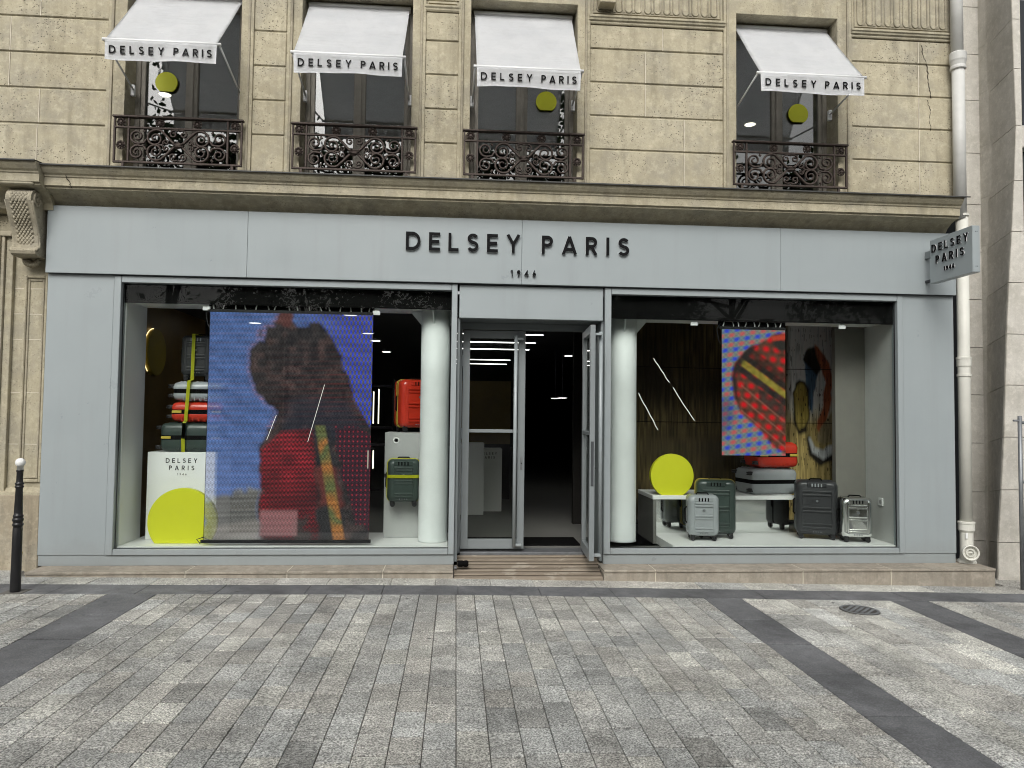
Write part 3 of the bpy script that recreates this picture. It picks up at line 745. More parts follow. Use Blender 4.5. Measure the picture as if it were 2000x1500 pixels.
def shop_window(x0, x1, zv):
    w_ = link(bpy.data.objects.new('display_window', None), shop); w_.matrix_basis = Matrix.Translation(Vector((x0, .1, .2))-shop.location)
    zb, zt = .205, 3.025
    for nm, a in (('frame_stile', (x0, x0+.072, zb, zt)), ('frame_stile', (x1-.062, x1, zb, zt)), ('frame_head', (x0+.072, x1-.062, 2.958, zt)), ('frame_sill', (x0+.072, x1-.062, zb, .262))):
        bx(nm, 'grey', w_, a[0]+.002, a[1]-.002, YP-.012 if nm != 'frame_head' else YP-.010, .15, a[2], a[3], .004)
    bx('gasket', 'black', w_, x0+.072, x1-.062, .085, .098, .262, .270, 0)
    for xx in (x0+.072, x1-.067): bx('gasket', 'black', w_, xx, xx+.005, .085, .098, .270, 2.958, 0)
    bx('glass_pane', 'glass', w_, x0+.0725, x1-.0625, .100, .110, .2625, 2.9575, 0)
    bx('black_valance', 'matblack', w_, x0+.074, x1-.064, .116, .13, zv, 2.957, 0)
    return w_
shop_window(-3.484, -.001, 2.762); shop_window(1.566, 4.882, 2.708)

# raised shop lettering
sg = thing('shop_sign', 'large raised black capitals reading DELSEY PARIS with 1946 on the grey fascia', 'sign', (.64, -.01, 3.1))
def fl(t_, a, b, cap, z, sw=None): word(t_, a, b, cap, sg, (0, -.012, z), (1, 0, 0), (0, 0, 1), .016, 'letter', rim=.011, sw=sw)
fl('DELSEY', -.548, .650, .190, 3.362); fl('PARIS', .876, 1.812, .190, 3.362); fl('1946', .548, .818, .066, 3.113, .135)

# projecting sign
hg = thing('projecting_sign', 'small grey box sign with raised lettering projecting from the right end of the fascia', 'sign', (5.14, 0, 3.13))
bx('sign_box', 'grey', hg, 5.10, 5.180, -.78, -.12, 3.13, 3.60, .003)
bx('end_cap', 'grey', hg, 5.104, 5.176, -.783, -.7805, 3.134, 3.596, .001)
for z in (3.19, 3.54):
    for x in (5.132, 5.148): obj('rivet', lathe(B(), [(.004, -.786), (.004, -.783)], (x, 0, z), 8, 'Y'), 'seam', hg)
bx('bracket', 'grey2', hg, 5.12, 5.16, -.12, -.001, 3.42, 3.50, .003); bx('bracket', 'seam', hg, 5.12, 5.16, -.12, -.001, 3.16, 3.185, .003)
for t_, a, b, cap, z in (('DELSEY', .05, .615, .086, 3.455), ('PARIS', .115, .55, .086, 3.325), ('1946', .245, .405, .045, 3.225)):
    word(t_, a, b, cap, hg, (5.10-.008, -.12, z), (0, -1, 0), (0, 0, 1), .010, 'letter', rim=.006, sw=.12)

# stone plinths left and right of the door, of slabs with pale joints
def plinth(label, xa, xb, cuts, ret=None):
    t = thing('stone_plinth', label, 'plinth', (xa, -.25, gz(xa)), group='stone plinths under the shop windows')
    xs = [xa]+cuts+[xb]
    for a, b in zip(xs, xs[1:]):
        bx('top_slab', 'plinth_stone', t, a+.003, b-.003, -.255, .30, .074, .0985, .004)
        bx('riser_slab', 'plinth_stone', t, a+.003, b-.003, -.243, .0, -.16, .070, .004)
        if a != xa: bx('mortar_joint', 'mortar', t, a-.004, a+.004, -.2445, .04, -.16, .0965, 0)
    bx('bed_joint', 'mortar', t, xa+.004, xb-.004, -.240, .0, .0695, .0745, 0)
    return t
plinth('beige stone plinth under the left display window', -4.09, -.002, [-2.60, -1.63, -.70])
plinth('beige stone plinth under the right display window', 1.515, 5.70, [2.05, 3.60, 4.55])
# ramp of worn planks in the doorway
rp = thing('entrance_ramp', 'worn brown plank ramp rising into the shop doorway', 'ramp', (.75, -.2, .03))
n = 7
for i in range(n):
    y0 = -.243+i*(.583/n); y1 = y0+.583/n-.013; z0 = .006+i*.0195
    bm = B(); a, b = (.004, 1.509) if i < 4 else (.034, 1.53)
    prof = [(y0, z0-.10), (y0, z0+.016), (y0+.004, z0+.020), (y1-.002, z0+.0235), (y1, z0+.0195), (y1, z0-.10)]
    obj('plank', prism_x(bm, prof, a, b), 'deck', rp)
    if i: obj('gap_strip', prism_x(B(), [(y0-.014, z0-.06), (y0-.014, z0+.002), (y0-.002, z0+.0085), (y0-.002, z0-.06)], a, b), 'deck_gap', rp)
bx('ramp_bed', 'matblack', rp, .006, 1.507, -.23, .33, -.1, .012, 0)
# doors
def leaf(name, label, w_, h, hand):
    """door leaf in its own space: hinge edge at x=0, runs to x=w_, outside face towards -y"""
    d = link(bpy.data.objects.new(name, None), shop); tag(d, label)
    s, th = .078, .052
    for nm, a in (('stile', (0, s, 0, h)), ('stile', (w_-s, w_, 0, h)), ('top_rail', (s, w_-s, h-.085, h)), ('bottom_rail', (s, w_-s, 0, .105)), ('middle_rail', (s, w_-s, 1.262, 1.298))):
        loc_obj(nm, box(B(), a[0], a[1], 0 if nm != 'middle_rail' else .008, th, a[2], a[3], .003), 'doorgrey_shaded', d)
    loc_obj('pane', box(B(), s-.003, w_-s+.003, .022, .03, .105, 1.262), 'glass_door', d); loc_obj('pane', box(B(), s-.003, w_-s+.003, .022, .03, 1.298, h-.085), 'glass_door', d)
    x = w_-s-.035
    loc_obj('pull_bar', tube(B(), [(x, -.07, .03), (x, -.07, h-.06)], .020, 14), 'grey', d, True)
    for z in (.05, h-.09): loc_obj('pull_bracket', box(B(), x-.012, w_-.03, -.075, 0, z-.012, z+.012, .003), 'grey', d)
    loc_obj('lock_plate', box(B(), w_-.045, w_-.022, -.004, .001, .86, 1.0, .002), 'galv', d); loc_obj('lock_cylinder', lathe(B(), [(.008, -.012), (.008, 0)], (w_-.033, 0, .93), 10, 'Y'), 'black', d)
    loc_obj('edge_pull', box(B(), w_-.0005, w_+.003, .012, .04, .75, 1.2, .001), 'seam', d)
    for z in (.25, 1.25, 2.05): loc_obj('hinge', tube(B(), [(-.010, -.006, z-.06), (-.010, -.006, z+.06)], .011, 8), 'grey2', d)
    return d
dl = leaf('door', 'closed left glazed door leaf', .69, 2.385, 1)
dl.matrix_basis = Matrix.Translation(Vector((.066, .40, .198))-shop.location)
dr = leaf('door', 'right glazed door leaf standing open towards the street', .70, 2.385, 1)
# mirrored hand: hinge at the right, swung outwards
dr.matrix_basis = Matrix.Translation(Vector((1.440, .395, .198))-shop.location) @ Matrix.Rotation(R(-93.0), 4, 'Z') @ Matrix.Scale(-1, 4, (0, 1, 0))
bx('door_frame', 'grey2', shop, .031, .060, .39, .47, .15, 2.665, .003); bx('door_frame', 'grey2', shop, 1.505, 1.534, .39, .47, .15, 2.665, .003)
bx('door_frame_head', 'grey2', shop, .060, 1.505, .39, .47, 2.592, 2.666, .003)
bx('threshold', 'galv', shop, .062, 1.503, .345, .62, .12, .172, .004)
bx('door_mat', 'matblack', shop, .15, 1.42, .622, 1.1, .19, .212, .003)
fl_ = thing('door_floor_stop', 'small black rubber stop beside the left end of the doorway ramp', 'door stop', (.04, .02, .11))
obj('block', lathe(B(), [(.026, 0), (.034, .01), (.034, .05), (.028, .065), (.034, .075), (.034, .1), (.02, .115)], (.035, -.055, .13), 16, 'X'), 'matblack', fl_)
bx('plate', 'galv', fl_, .005, .03, -.10, .0, .085, .10, .002)

# ------------------------------------------------------------------ shop interior (setting)
def S(name, mat, *a): return tag(bx(name, mat, None, *a, 0), kind='structure')
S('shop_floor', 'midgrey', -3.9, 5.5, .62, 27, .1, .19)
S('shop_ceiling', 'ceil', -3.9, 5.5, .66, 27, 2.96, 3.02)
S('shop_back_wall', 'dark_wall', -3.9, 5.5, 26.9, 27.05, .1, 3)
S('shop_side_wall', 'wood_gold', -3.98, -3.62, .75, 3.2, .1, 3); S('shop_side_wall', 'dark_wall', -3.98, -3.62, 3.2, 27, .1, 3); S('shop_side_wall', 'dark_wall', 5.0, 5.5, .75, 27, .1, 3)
S('display_soffit', 'white', -3.48, -.03, .131, .655, 2.785, 2.955); S('display_soffit', 'white', 1.60, 4.86, .131, .655, 2.742, 2.955)
S('display_side_wall', 'white', -3.62, -3.402, .151, .655, .1, 2.784); S('display_side_wall', 'palewall', 4.838, 5.0, .151, .745, .1, 2.741)
S('display_back_wall', 'taupe', 4.47, 4.837, .72, .80, .1, 2.95)
S('display_floor', 'white', -3.401, -.03, .112, 1.0, .1, .280)
S('display_floor', 'white', 2.335, 4.836, .112, 1.0, .1, .281); S('low_floor', 'midgrey', 2.335, 4.60, 1.002, 1.60, .1, .279)
S('low_floor', 'midgrey', 1.60, 2.334, .112, 1.6, .1, .19)
S('door_side_partition', 'grey2', -.03, -.002, .152, .62, .1, 2.95); S('door_side_partition', 'grey2', 1.567, 1.595, .152, .62, .1, 2.95)
S('dividing_wall', 'dark_wall', 1.60, 4.6, 2.3, 2.4, .1, 2.96)
S('shop_back_partition', 'wood_gold', -3.6, -2.6, 3.6, 3.7, .1, 2.96); S('shop_back_partition', 'amber', .05, .95, 5.2, 5.3, 1.15, 2.25); S('shop_back_partition', 'dark_wall', .05, .95, 5.21, 5.31, .19, 1.149)

# lit ceiling lamps of the shop
for k, (px, py, wl) in enumerate(((-2.88, 1.89, 'through the top left of the large LED screen'), (-2.91, 3.15, 'just below the first lamp on the large LED screen'), (-1.40, 2.04, 'through the top right of the large LED screen'), (-1.43, 4.24, 'at the right edge of the large LED screen'), (-1.44, 5.43, 'just right of the large LED screen'), (-1.46, 7.73, 'left of the white column, deep in the shop'), (2.38, 7.93, 'high in the open doorway'), (2.04, 6.40, 'far back in the doorway, right one of a pair'), (1.97, 6.9, 'far back in the doorway, left one of a pair'))):
    t = thing('downlight', 'round white downlight seen '+wl, 'downlight', (px, py, 2.95), group='lit shop downlights')
    zc = 2.958 if k < 7 else 2.02
    rr = .085
    obj('bezel', lathe(B(), [(rr+.02, zc), (rr+.02, zc-.012), (rr, zc-.02)], (px, py, 0), 24), 'white', t)
    obj('lens', lathe(B(), [(rr, zc-.021), (0, zc-.024)], (px, py, 0), 24), 'lamp', t)
    if k >= 7: obj('stem', tube(B(), [(px, py, zc), (px, py, 2.96)], .012, 8), 'black', t)
for k, (py, xr) in enumerate(((1.89, 1.125), (2.96, 1.136), (4.08, 1.157), (6.36, 1.02), (7.5, 1.03))):
    t = thing('linear_lamp', 'thin white ceiling light line, number %s from the top behind the left door' % ('one', 'two', 'three', 'four', 'five')[k], 'light line', (.5, py, 2.7), group='ceiling light lines')
    bx('housing', 'black', t, -.06, xr, py-.012, py+.012, 2.716, 2.745, 0); bx('tube', 'lampline', t, -.06, xr, py-.010, py+.010, 2.702, 2.715, .003)
    for xx in (.1, xr-.1): obj('hanger', tube(B(), [(xx, py, 2.755), (xx, py, 2.96)], .003, 5), 'black', t)

gf = thing('lit_shelf_frame', 'dark shelf with upright light bars deep in the shop, right of the large LED screen', 'shelf', (-1.2, 4.0, .19))
for xx, za, zb2 in ((-1.29, 1.50, 2.0), (-1.21, 1.50, 2.04), (-1.36, .80, 1.08), (-1.28, .80, 1.08)): bx('light_bar', 'lampwarm', gf, xx-.008, xx+.008, 3.98, 3.99, za, zb2, 0)
for z in (.45, 1.15, 1.42, 2.08): bx('board', 'black', gf, -1.75, -1.0, 3.995, 4.35, z, z+.03, .002)
for xx in (-1.76, -1.0): bx('side', 'black', gf, xx, xx+.02, 3.995, 4.35, .191, 2.2, .002)
# ------------------------------------------------------------------ white steel columns inside the windows
def colm(label, cx, cy, r, ztop):
    t = thing('round_column', label, 'column', (cx, cy, .28), group='white columns in the display windows')
    obj('shaft', lathe(B(), [(r+.004, .282), (r, .30), (r, 1.0), (r-.002, 2.0), (r, ztop-.002)], (cx, cy, 0), 48), 'colwhite', t, True)
    for k in range(4):
        a = R(90*k-6); d = Vector((math.cos(a), math.sin(a), 0)); s = Vector((-d.y, d.x, 0))*.008; bm = B()
        c = Vector((cx, cy, 0)); pr = [d*(r-.01)+Vector((0, 0, ztop-.165)), d*(r+.105)+Vector((0, 0, ztop-.03)), d*(r+.105)+Vector((0, 0, ztop-.001)), d*(r-.01)+Vector((0, 0, ztop-.001))]
        A = [bm.verts.new(c+p+s) for p in pr]; Bq = [bm.verts.new(c+p-s) for p in pr]
        bm.faces.new(A); bm.faces.new(Bq[::-1])
        for i in range(4): bm.faces.new((A[i], Bq[i], Bq[(i+1) % 4], A[(i+1) % 4]))
        obj('gusset', bm, 'colwhite', t)
    return t
c1 = colm('white painted round column at the right end of the left window', -.235, .43, .158, 2.784)
colm('white painted round column at the left end of the right window', 1.85, .43, .155, 2.741)

# ------------------------------------------------------------------ pedestals, discs, shelf
p = thing('pedestal', 'white lettered pedestal under the strapped suitcase stack', 'pedestal', (-2.92, .75, .28))
bx('body', 'white', p, -3.285, -2.555, .50, 1.0, .2815, 1.215, .003)
for t_, a, b, cap, z in (('DELSEY', -3.095, -2.765, .050, 1.100), ('PARIS', -3.06, -2.795, .050, 1.022), ('1946', -2.972, -2.875, .022, .968)):
    word(t_, a, b, cap, p, (0, .4995, z), (1, 0, 0), (0, 0, 1), .001, 'letter', name='lettering', joined=True)
d = thing('yellow_disc', 'big lime yellow disc with flat foot before the lettered pedestal', 'disc', (-2.825, .3, .28))
obj('disc', flat_disc(B(), -2.825, .503, .35, .27, .33, .2815, 72), 'yellow', d)
p = thing('pedestal', 'tall light grey pedestal beside the left column carrying a red suitcase', 'pedestal', (-.57, .8, .28))
bx('body', 'lightgrey', p, -.785, -.37, .62, 1.15, .282, 1.446, .003)
obj('logo_disc', lathe(B(), [(.035, .618), (.035, .6195)], (-.66, 0, 1.36), 24, 'Y'), 'white', p)
obj('logo_ring', lathe(B(), [(.022, .617), (.016, .617)], (-.66, 0, 1.36), 24, 'Y'), 'lightgrey', p)
p = thing('display_shelf', 'white display table behind the suitcases in the right window', 'display table', (3.1, 1.1, .28))
bx('top', 'white', p, 2.285, 4.02, .75, 1.45, .700, .745, .003); bx('side_panel', 'midgrey', p, 2.290, 2.330, .752, 1.45, .191, .699, .002)
bx('mirror_panel', 'mirror', p, 2.331, 4.02, .98, 1.0, .282, .699, 0)
d = thing('yellow_disc', 'lime yellow disc with flat foot standing on the display table', 'disc', (2.53, .85, .745))
obj('disc', flat_disc(B(), 2.53, .968, .255, .80, .87, .7465, 64), 'yellow', d)
# yellow disc with an emissive rim arc on the left side wall of the shop
rg = thing('wall_disc', 'dim yellow disc with glowing rim on the side wall beside the stack', 'wall disc', (-3.6, 1.33, 2.34))
obj('disc', lathe(B(), [(.275, -3.619), (.275, -3.56), (.26, -3.555)], (0, 1.36, 2.35), 48, 'X'), plain('dim_yellow', (.30, .22, .012), .5), rg)
obj('rim_arc', tube(B(), [(-3.60, 1.36+.283*math.cos(a), 2.35+.283*math.sin(a)) for a in np.linspace(R(95), R(235), 30)], .005, 6), emit('rim_glow', (1, .78, .4), 1.6), rg)
# far objects behind the left door glass
for k, (xx, yy, ww, hh, lb) in enumerate(((.36, 3.2, .36, 1.05, 'tall pale pedestal dimly seen at the far left of the left door glass'), (.62, 3.6, .42, .95, 'pale lettered pedestal dimly seen through the left door glass'))):
    p = thing('pedestal', lb, 'pedestal', (xx, yy, .19))
    bx('body', 'white', p, xx-ww/2-.12+.0*k, xx+ww/2-.12, yy, yy+.4, .19, .19+hh, .003)
    if k:
        for t_, a, b, cap, z in (('DELSEY', xx-.25, xx+.01, .036, 1.05), ('PARIS', xx-.22, xx-.02, .036, .99)): word(t_, a, b, cap, p, (0, yy-.001, z), (1, 0, 0), (0, 0, 1), .001, 'letter', name='lettering', joined=True)

# ------------------------------------------------------------------ suitcases
def rrect(w_, h, r, n=6):
    out = []
    for cx, cz, a0 in ((w_/2-r, h-r, 0), (-w_/2+r, h-r, 90), (-w_/2+r, r, 180), (w_/2-r, r, 270)):
        out += [(cx+r*math.cos(R(a0+90*k/n)), cz+r*math.sin(R(a0+90*k/n))) for k in range(n+1)]
    return out
def layers(bm, w_, h, z0, spec, cap0=True, cap1=True):
    rings = []
    for y, ins, r in spec: rings.append([bm.verts.new((x, y, z+z0+ins)) for x, z in rrect(w_-2*ins, h-2*ins, max(.006, r-ins*.5))])
    for a, b in zip(rings, rings[1:]):
        for i in range(len(a)): bm.faces.new((a[i], a[(i+1) % len(a)], b[(i+1) % len(a)], b[i]))
    if cap0: bm.faces.new(rings[0][::-1])
    if cap1: bm.faces.new(rings[-1])
    return bm
def suitcase(label, w_, d, h, mat, accent=None, strap=None, text=None, clips=False):
    zb_ = .024 if text else .012
    t = thing('suitcase', label, 'suitcase', group='display suitcases')
    wh = .052; H = h-wh; r = min(.062, w_*.17)
    for s, nm in ((-1, 'front_shell'), (1, 'back_shell')):
        sp = [(s*zb_, .004, r), (s*(d/2-.055), 0, r), (s*(d/2-.018), .014, r), (s*(d/2-.004), .034, r), (s*d/2, .048, r)]
        sh = loc_obj(nm, layers(B(), w_, H, wh, sp), mat, t, False)
        for p_ in sh.data.polygons: p_.use_smooth = len(p_.vertices) == 4
        sh.data.set_sharp_from_angle(angle=R(38))
        y = s*d/2
        fw_ = w_-.15
        for zf in (.80, .735, .50, .435, .20, .135):
            bm = box(B(), -fw_/2, fw_/2, min(y, y+s*.010), max(y, y+s*.010), wh+H*zf-.010, wh+H*zf+.010, .0045, 2); loc_obj('rib', bm, mat, sh)
        for sx in (-1, 1):
            bm = box(B(), sx*(fw_/2+.006)-.006, sx*(fw_/2+.006)+.006, min(y, y+s*.006), max(y, y+s*.006), wh+H*.12, wh+H*.82, .003); loc_obj('edge_rib', bm, mat, sh)
    loc_obj('zip_band', layers(B(), w_, H, wh, [(-zb_-.0005, .006, r), (zb_+.0005, .006, r)], False, False), 'matblack', t)
    if accent:
        for s in (-1, 1):
            ol = [(x*1.006, s*.017, z*1.0+wh) for x, z in rrect(w_+.006, H, r)]; ol.append(ol[0])
            loc_obj('accent_piping', tube(B(), ol, .0042, 5), accent, t)
    if clips:
        for s in (-1, 1): loc_obj('corner_clip', box(B(), w_/2-.004, w_/2+.012, -.014, .014, wh+(H*.5+s*(H*.5-.075))-.05, wh+(H*.5+s*(H*.5-.075))+.05, .004), 'brass', t)
    # vent plate and maker's disc on the front
    vp = loc_obj('grip_plate', box(B(), -.105, .105, -d/2-.006, -d/2+.03, wh+H-.075, wh+H-.025, .006), mat, t)
    for k in range(4): loc_obj('grip_slot', box(B(), -.06+k*.033, -.045+k*.033, -d/2-.0085, -d/2-.003, wh+H-.07, wh+H-.03, .003), 'matblack' if mat != 's_black' else 's_grey', vp)
    loc_obj('badge', lathe(B(), [(.021, -d/2-.004), (.021, -d/2-.001)], (0, 0, wh+H*.63), 20, 'Y'), mat, t)
    loc_obj('badge_ring', lathe(B(), [(.014, -d/2-.0055), (.009, -d/2-.0055), (.009, -d/2-.003), (.014, -d/2-.003)], (0, 0, wh+H*.63), 20, 'Y'), 'galv', t)
    for k in range(4): loc_obj('bottom_stud', box(B(), -.045+k*.026, -.033+k*.026, -d/2-.004, -d/2+.02, wh+.030, wh+.042, .003), 'galv', t)
    loc_obj('top_handle', tube(B(), [(-.07, 0, wh+H-.004), (-.055, 0, wh+H+.014), (.055, 0, wh+H+.014), (.07, 0, wh+H-.004)], .008, 6), 'matblack', t)
    loc_obj('side_handle', tube(B(), [(-w_/2+.004, 0, wh+H*.5-.09), (-w_/2-.016, 0, wh+H*.5-.07), (-w_/2-.016, 0, wh+H*.5+.07), (-w_/2+.004, 0, wh+H*.5+.09)], .009, 6), 'matblack', t)
    for sx in (-1, 1):
        for sy in (-1, 1):
            x, y = sx*(w_/2-.055), sy*(d/2-.05)
            wl = loc_obj('wheel', lathe(B(), [(.0, -.018), (.024, -.018), (.026, -.013), (.026, -.004), (.014, -.003), (.014, .003), (.026, .004), (.026, .013), (.024, .018), (0, .018)], (x+.004, y, .026), 14, 'Y'), 'tyre', t, False)
            loc_obj('wheel_housing', box(B(), x-.024, x+.026, y-.022, y+.022, .030, wh+.022, .008, 2), 'tyre', wl)
    if strap:
        loc_obj('strap', layers(B(), w_+.006, H+.0, wh, [(-d/2-.012, .07, .01)], False, False), 'yellow', t) if False else None
        zz = wh+H*.60; pts = rrect(w_+.010, d+.026, .05); bm = B()
        a = [bm.verts.new((x, y-d/2-.013, zz-.017)) for x, y in pts]; b = [bm.verts.new((x, y-d/2-.013, zz+.017)) for x, y in pts]
        for i in range(len(a)): bm.faces.new((a[i], a[(i+1) % len(a)], b[(i+1) % len(a)], b[i]))
        bmesh.ops.solidify(bm, geom=bm.faces[:], thickness=.002); loc_obj('strap', bm, 'yellow', t)
        loc_obj('strap_buckle', box(B(), -w_/2-.035, -w_/2+.004, -.02, .02, zz-.02, zz+.02, .004), 'black', t)
    if text:      # maker's name embossed on the long side
        word('DELSEY', -.16, .16, .05, t, (w_/2, d*.25, wh+H*.5), (0, 0, 1), (0, 1, 0), .003, mat, name='embossed_name', joined=True)
    return t
def place(t, x, y, z, rz=0): t.location = (x, y, z); t.rotation_euler = (0, 0, R(rz)); return t
LIE = Matrix(((0, 0, 1), (-1, 0, 0), (0, -1, 0)))   # on its back: wheels to the left, long side to the street
def lie(t, x, y, z, d, h, rz=0, x_from_left=True):
    t.rotation_euler = (Matrix.Rotation(R(rz), 3, 'Z') @ LIE).to_euler(); t.location = (x, y, z+d/2); return t
PT = 1.2155
lie(suitcase('dark green suitcase lying at the bottom of the strapped stack', .46, .31, .72, 's_green', None, None, True, True), -3.235, .75, PT, .31, .72)
lie(suitcase('red suitcase lying in the strapped stack between the green and the grey one', .42, .205, .62, 's_red', None, None, True, True), -3.135, .74, PT+.331, .205, .62)
lie(suitcase('grey suitcase lying in the strapped stack under the black upright one', .42, .20, .62, 's_grey', None, None, True), -3.125, .74, PT+.557, .20, .62)
place(suitcase('black suitcase standing on top of the strapped stack', .345, .22, .50, 's_black'), -2.86, .74, PT+.778)
st = thing('luggage_strap', 'long yellow strap round the suitcase stack in the left window', 'strap', (-2.85, .6, PT))
ys = [(.62, 2.50), (.615, 2.0), (.52, 1.985), (.515, 1.55), (.505, 1.53), (.505, 1.36), (.51, PT+.004)]
bm = B(); prv = None
for k, (y, z) in enumerate(ys):
    xo = -2.88-.035*(2.5-z)/1.3+.012*math.sin(k); a = bm.verts.new((xo-.018, y-.012, z)); b = bm.verts.new((xo+.018, y-.012, z))
    if prv: bm.faces.new((prv[0], prv[1], b, a))
    prv = (a, b)
bmesh.ops.solidify(bm, geom=bm.faces[:], thickness=.003); obj('webbing', bm, 'yellow', st)
box_b = box(B(), -2.898, -2.856, .60, .86, 2.500, 2.504); obj('webbing', box_b, 'yellow', st)
place(suitcase('red suitcase standing on the tall grey pedestal half behind the left column', .42, .28, .60, 's_red', 'brass'), -.48, .86, 1.4475, 28)
s_ = suitcase('small dark green suitcase with yellow strap mounted on the face of the grey pedestal', .345, .21, .52, 's_green', 'yellow', True); place(s_, -.565, .50, .645, 4)
hk = thing('wall_hook', 'small steel bracket holding the strapped green suitcase on the grey pedestal', 'bracket', (-.57, .61, .9))
bx('plate', 'galv', hk, -.65, -.49, .601, .6195, .80, 1.05, .002)
place(suitcase('small silver grey suitcase standing in front in the right window', .345, .23, .51, 's_grey'), 2.775, .47, .282, -8)
place(suitcase('tall dark green suitcase behind the small silver grey one', .44, .28, .665, 's_green', 'brass'), 2.99, .66, .282, -14)
lie(suitcase('grey suitcase lying on the display table under the red one', .46, .30, .66, 's_grey', None, None, True), 3.43, 1.06, .7465, .30, .66, 8)
lie(suitcase('red suitcase lying on top of the grey one on the display table', .42, .29, .58, 's_red', None, None, True, True), 3.52, 1.06, 1.0705, .29, .58, 4)
place(suitcase('large black suitcase standing at the right of the display table', .45, .30, .665, 's_black'), 4.16, .60, .282, -20)
place(suitcase('small chrome suitcase standing at the right end of the right window', .34, .23, .50, 's_chrome'), 4.495, .36, .282, -10)

# ------------------------------------------------------------------ LED screens and painted reed wall: pictures as coloured cells on real sheets
def picture(name, x0, x1, z0, z1, y, nx, nz, rgb, alpha, mat, par):
    """sheet facing -y whose cells carry a flat picture; rgb,alpha arrays are nz x nx with row 0 at the bottom"""
    gx, gzv = np.meshgrid(np.linspace(x0, x1, nx+1), np.linspace(z0, z1, nz+1))
    V = np.stack([gx.ravel(), np.full(gx.size, y), gzv.ravel()], 1)
    i = np.arange(nx)[None, :]+np.arange(nz)[:, None]*(nx+1); Fq = np.stack([i, i+1, i+nx+2, i+nx+1], -1).reshape(-1, 4)
    loc = par.matrix_basis.translation; V = V-np.array(loc)
    me = bpy.data.meshes.new(name); me.vertices.add(len(V)); me.vertices.foreach_set('co', V.ravel())
    me.loops.add(Fq.size); me.loops.foreach_set('vertex_index', Fq.ravel())
    me.polygons.add(len(Fq)); me.polygons.foreach_set('loop_start', np.arange(0, Fq.size, 4)); me.polygons.foreach_set('loop_total', np.full(len(Fq), 4))
    me.update(calc_edges=True)
    at = me.color_attributes.new('picture', 'FLOAT_COLOR', 'CORNER')
    c = np.concatenate([rgb.reshape(-1, 3), alpha.reshape(-1, 1)], 1); at.data.foreach_set('color', np.repeat(c, 4, 0).ravel().astype(np.float32))
    me.materials.append(M[mat]); return link(bpy.data.objects.new(name, me), par)
rg_ = np.random.RandomState(3)
def vnoise(nx, nz, cells, seed=0):
    g_ = np.random.RandomState(seed).rand(cells[1]+2, cells[0]+2); u = np.linspace(0, cells[0], nx, endpoint=False); v = np.linspace(0, cells[1], nz, endpoint=False)
    iu, iv = u.astype(int), v.astype(int); fu, fv = u-iu, v-iv; fu = fu*fu*(3-2*fu); fv = fv*fv*(3-2*fv)
    a = g_[np.ix_(iv, iu)]*(1-fu)+g_[np.ix_(iv, iu+1)]*fu; b = g_[np.ix_(iv+1, iu)]*(1-fu)+g_[np.ix_(iv+1, iu+1)]*fu
    return a*(1-fv)[:, None]+b*fv[:, None]
def inpoly(X, Z, pts):
    ins = np.zeros(X.shape, bool); n_ = len(pts)
    for i in range(n_):
        (xa, za), (xb, zb) = pts[i], pts[(i+1) % n_]
        c = ((za > Z) != (zb > Z)) & (X < (xb-xa)*(Z-za)/((zb-za) if zb != za else 1e-9)+xa); ins ^= c
    return ins
def lin(r, g_, b): return np.array([((c/255)/12.92 if c < 10 else ((c/255+.055)/1.055)**2.4) for c in (r, g_, b)])
def blur(m, k):
    for ax_ in (0, 1):
        p_ = np.pad(m, [(k, k) if a == ax_ else (0, 0) for a in range(m.ndim)], mode='edge'); c_ = np.cumsum(p_, ax_); c_ = np.concatenate([np.zeros_like(np.take(c_, [0], ax_)), c_], ax_)
        n_ = m.shape[ax_]; m = (np.take(c_, np.arange(2*k+1, 2*k+1+n_), ax_)-np.take(c_, np.arange(0, n_), ax_))/(2*k+1)
    return m
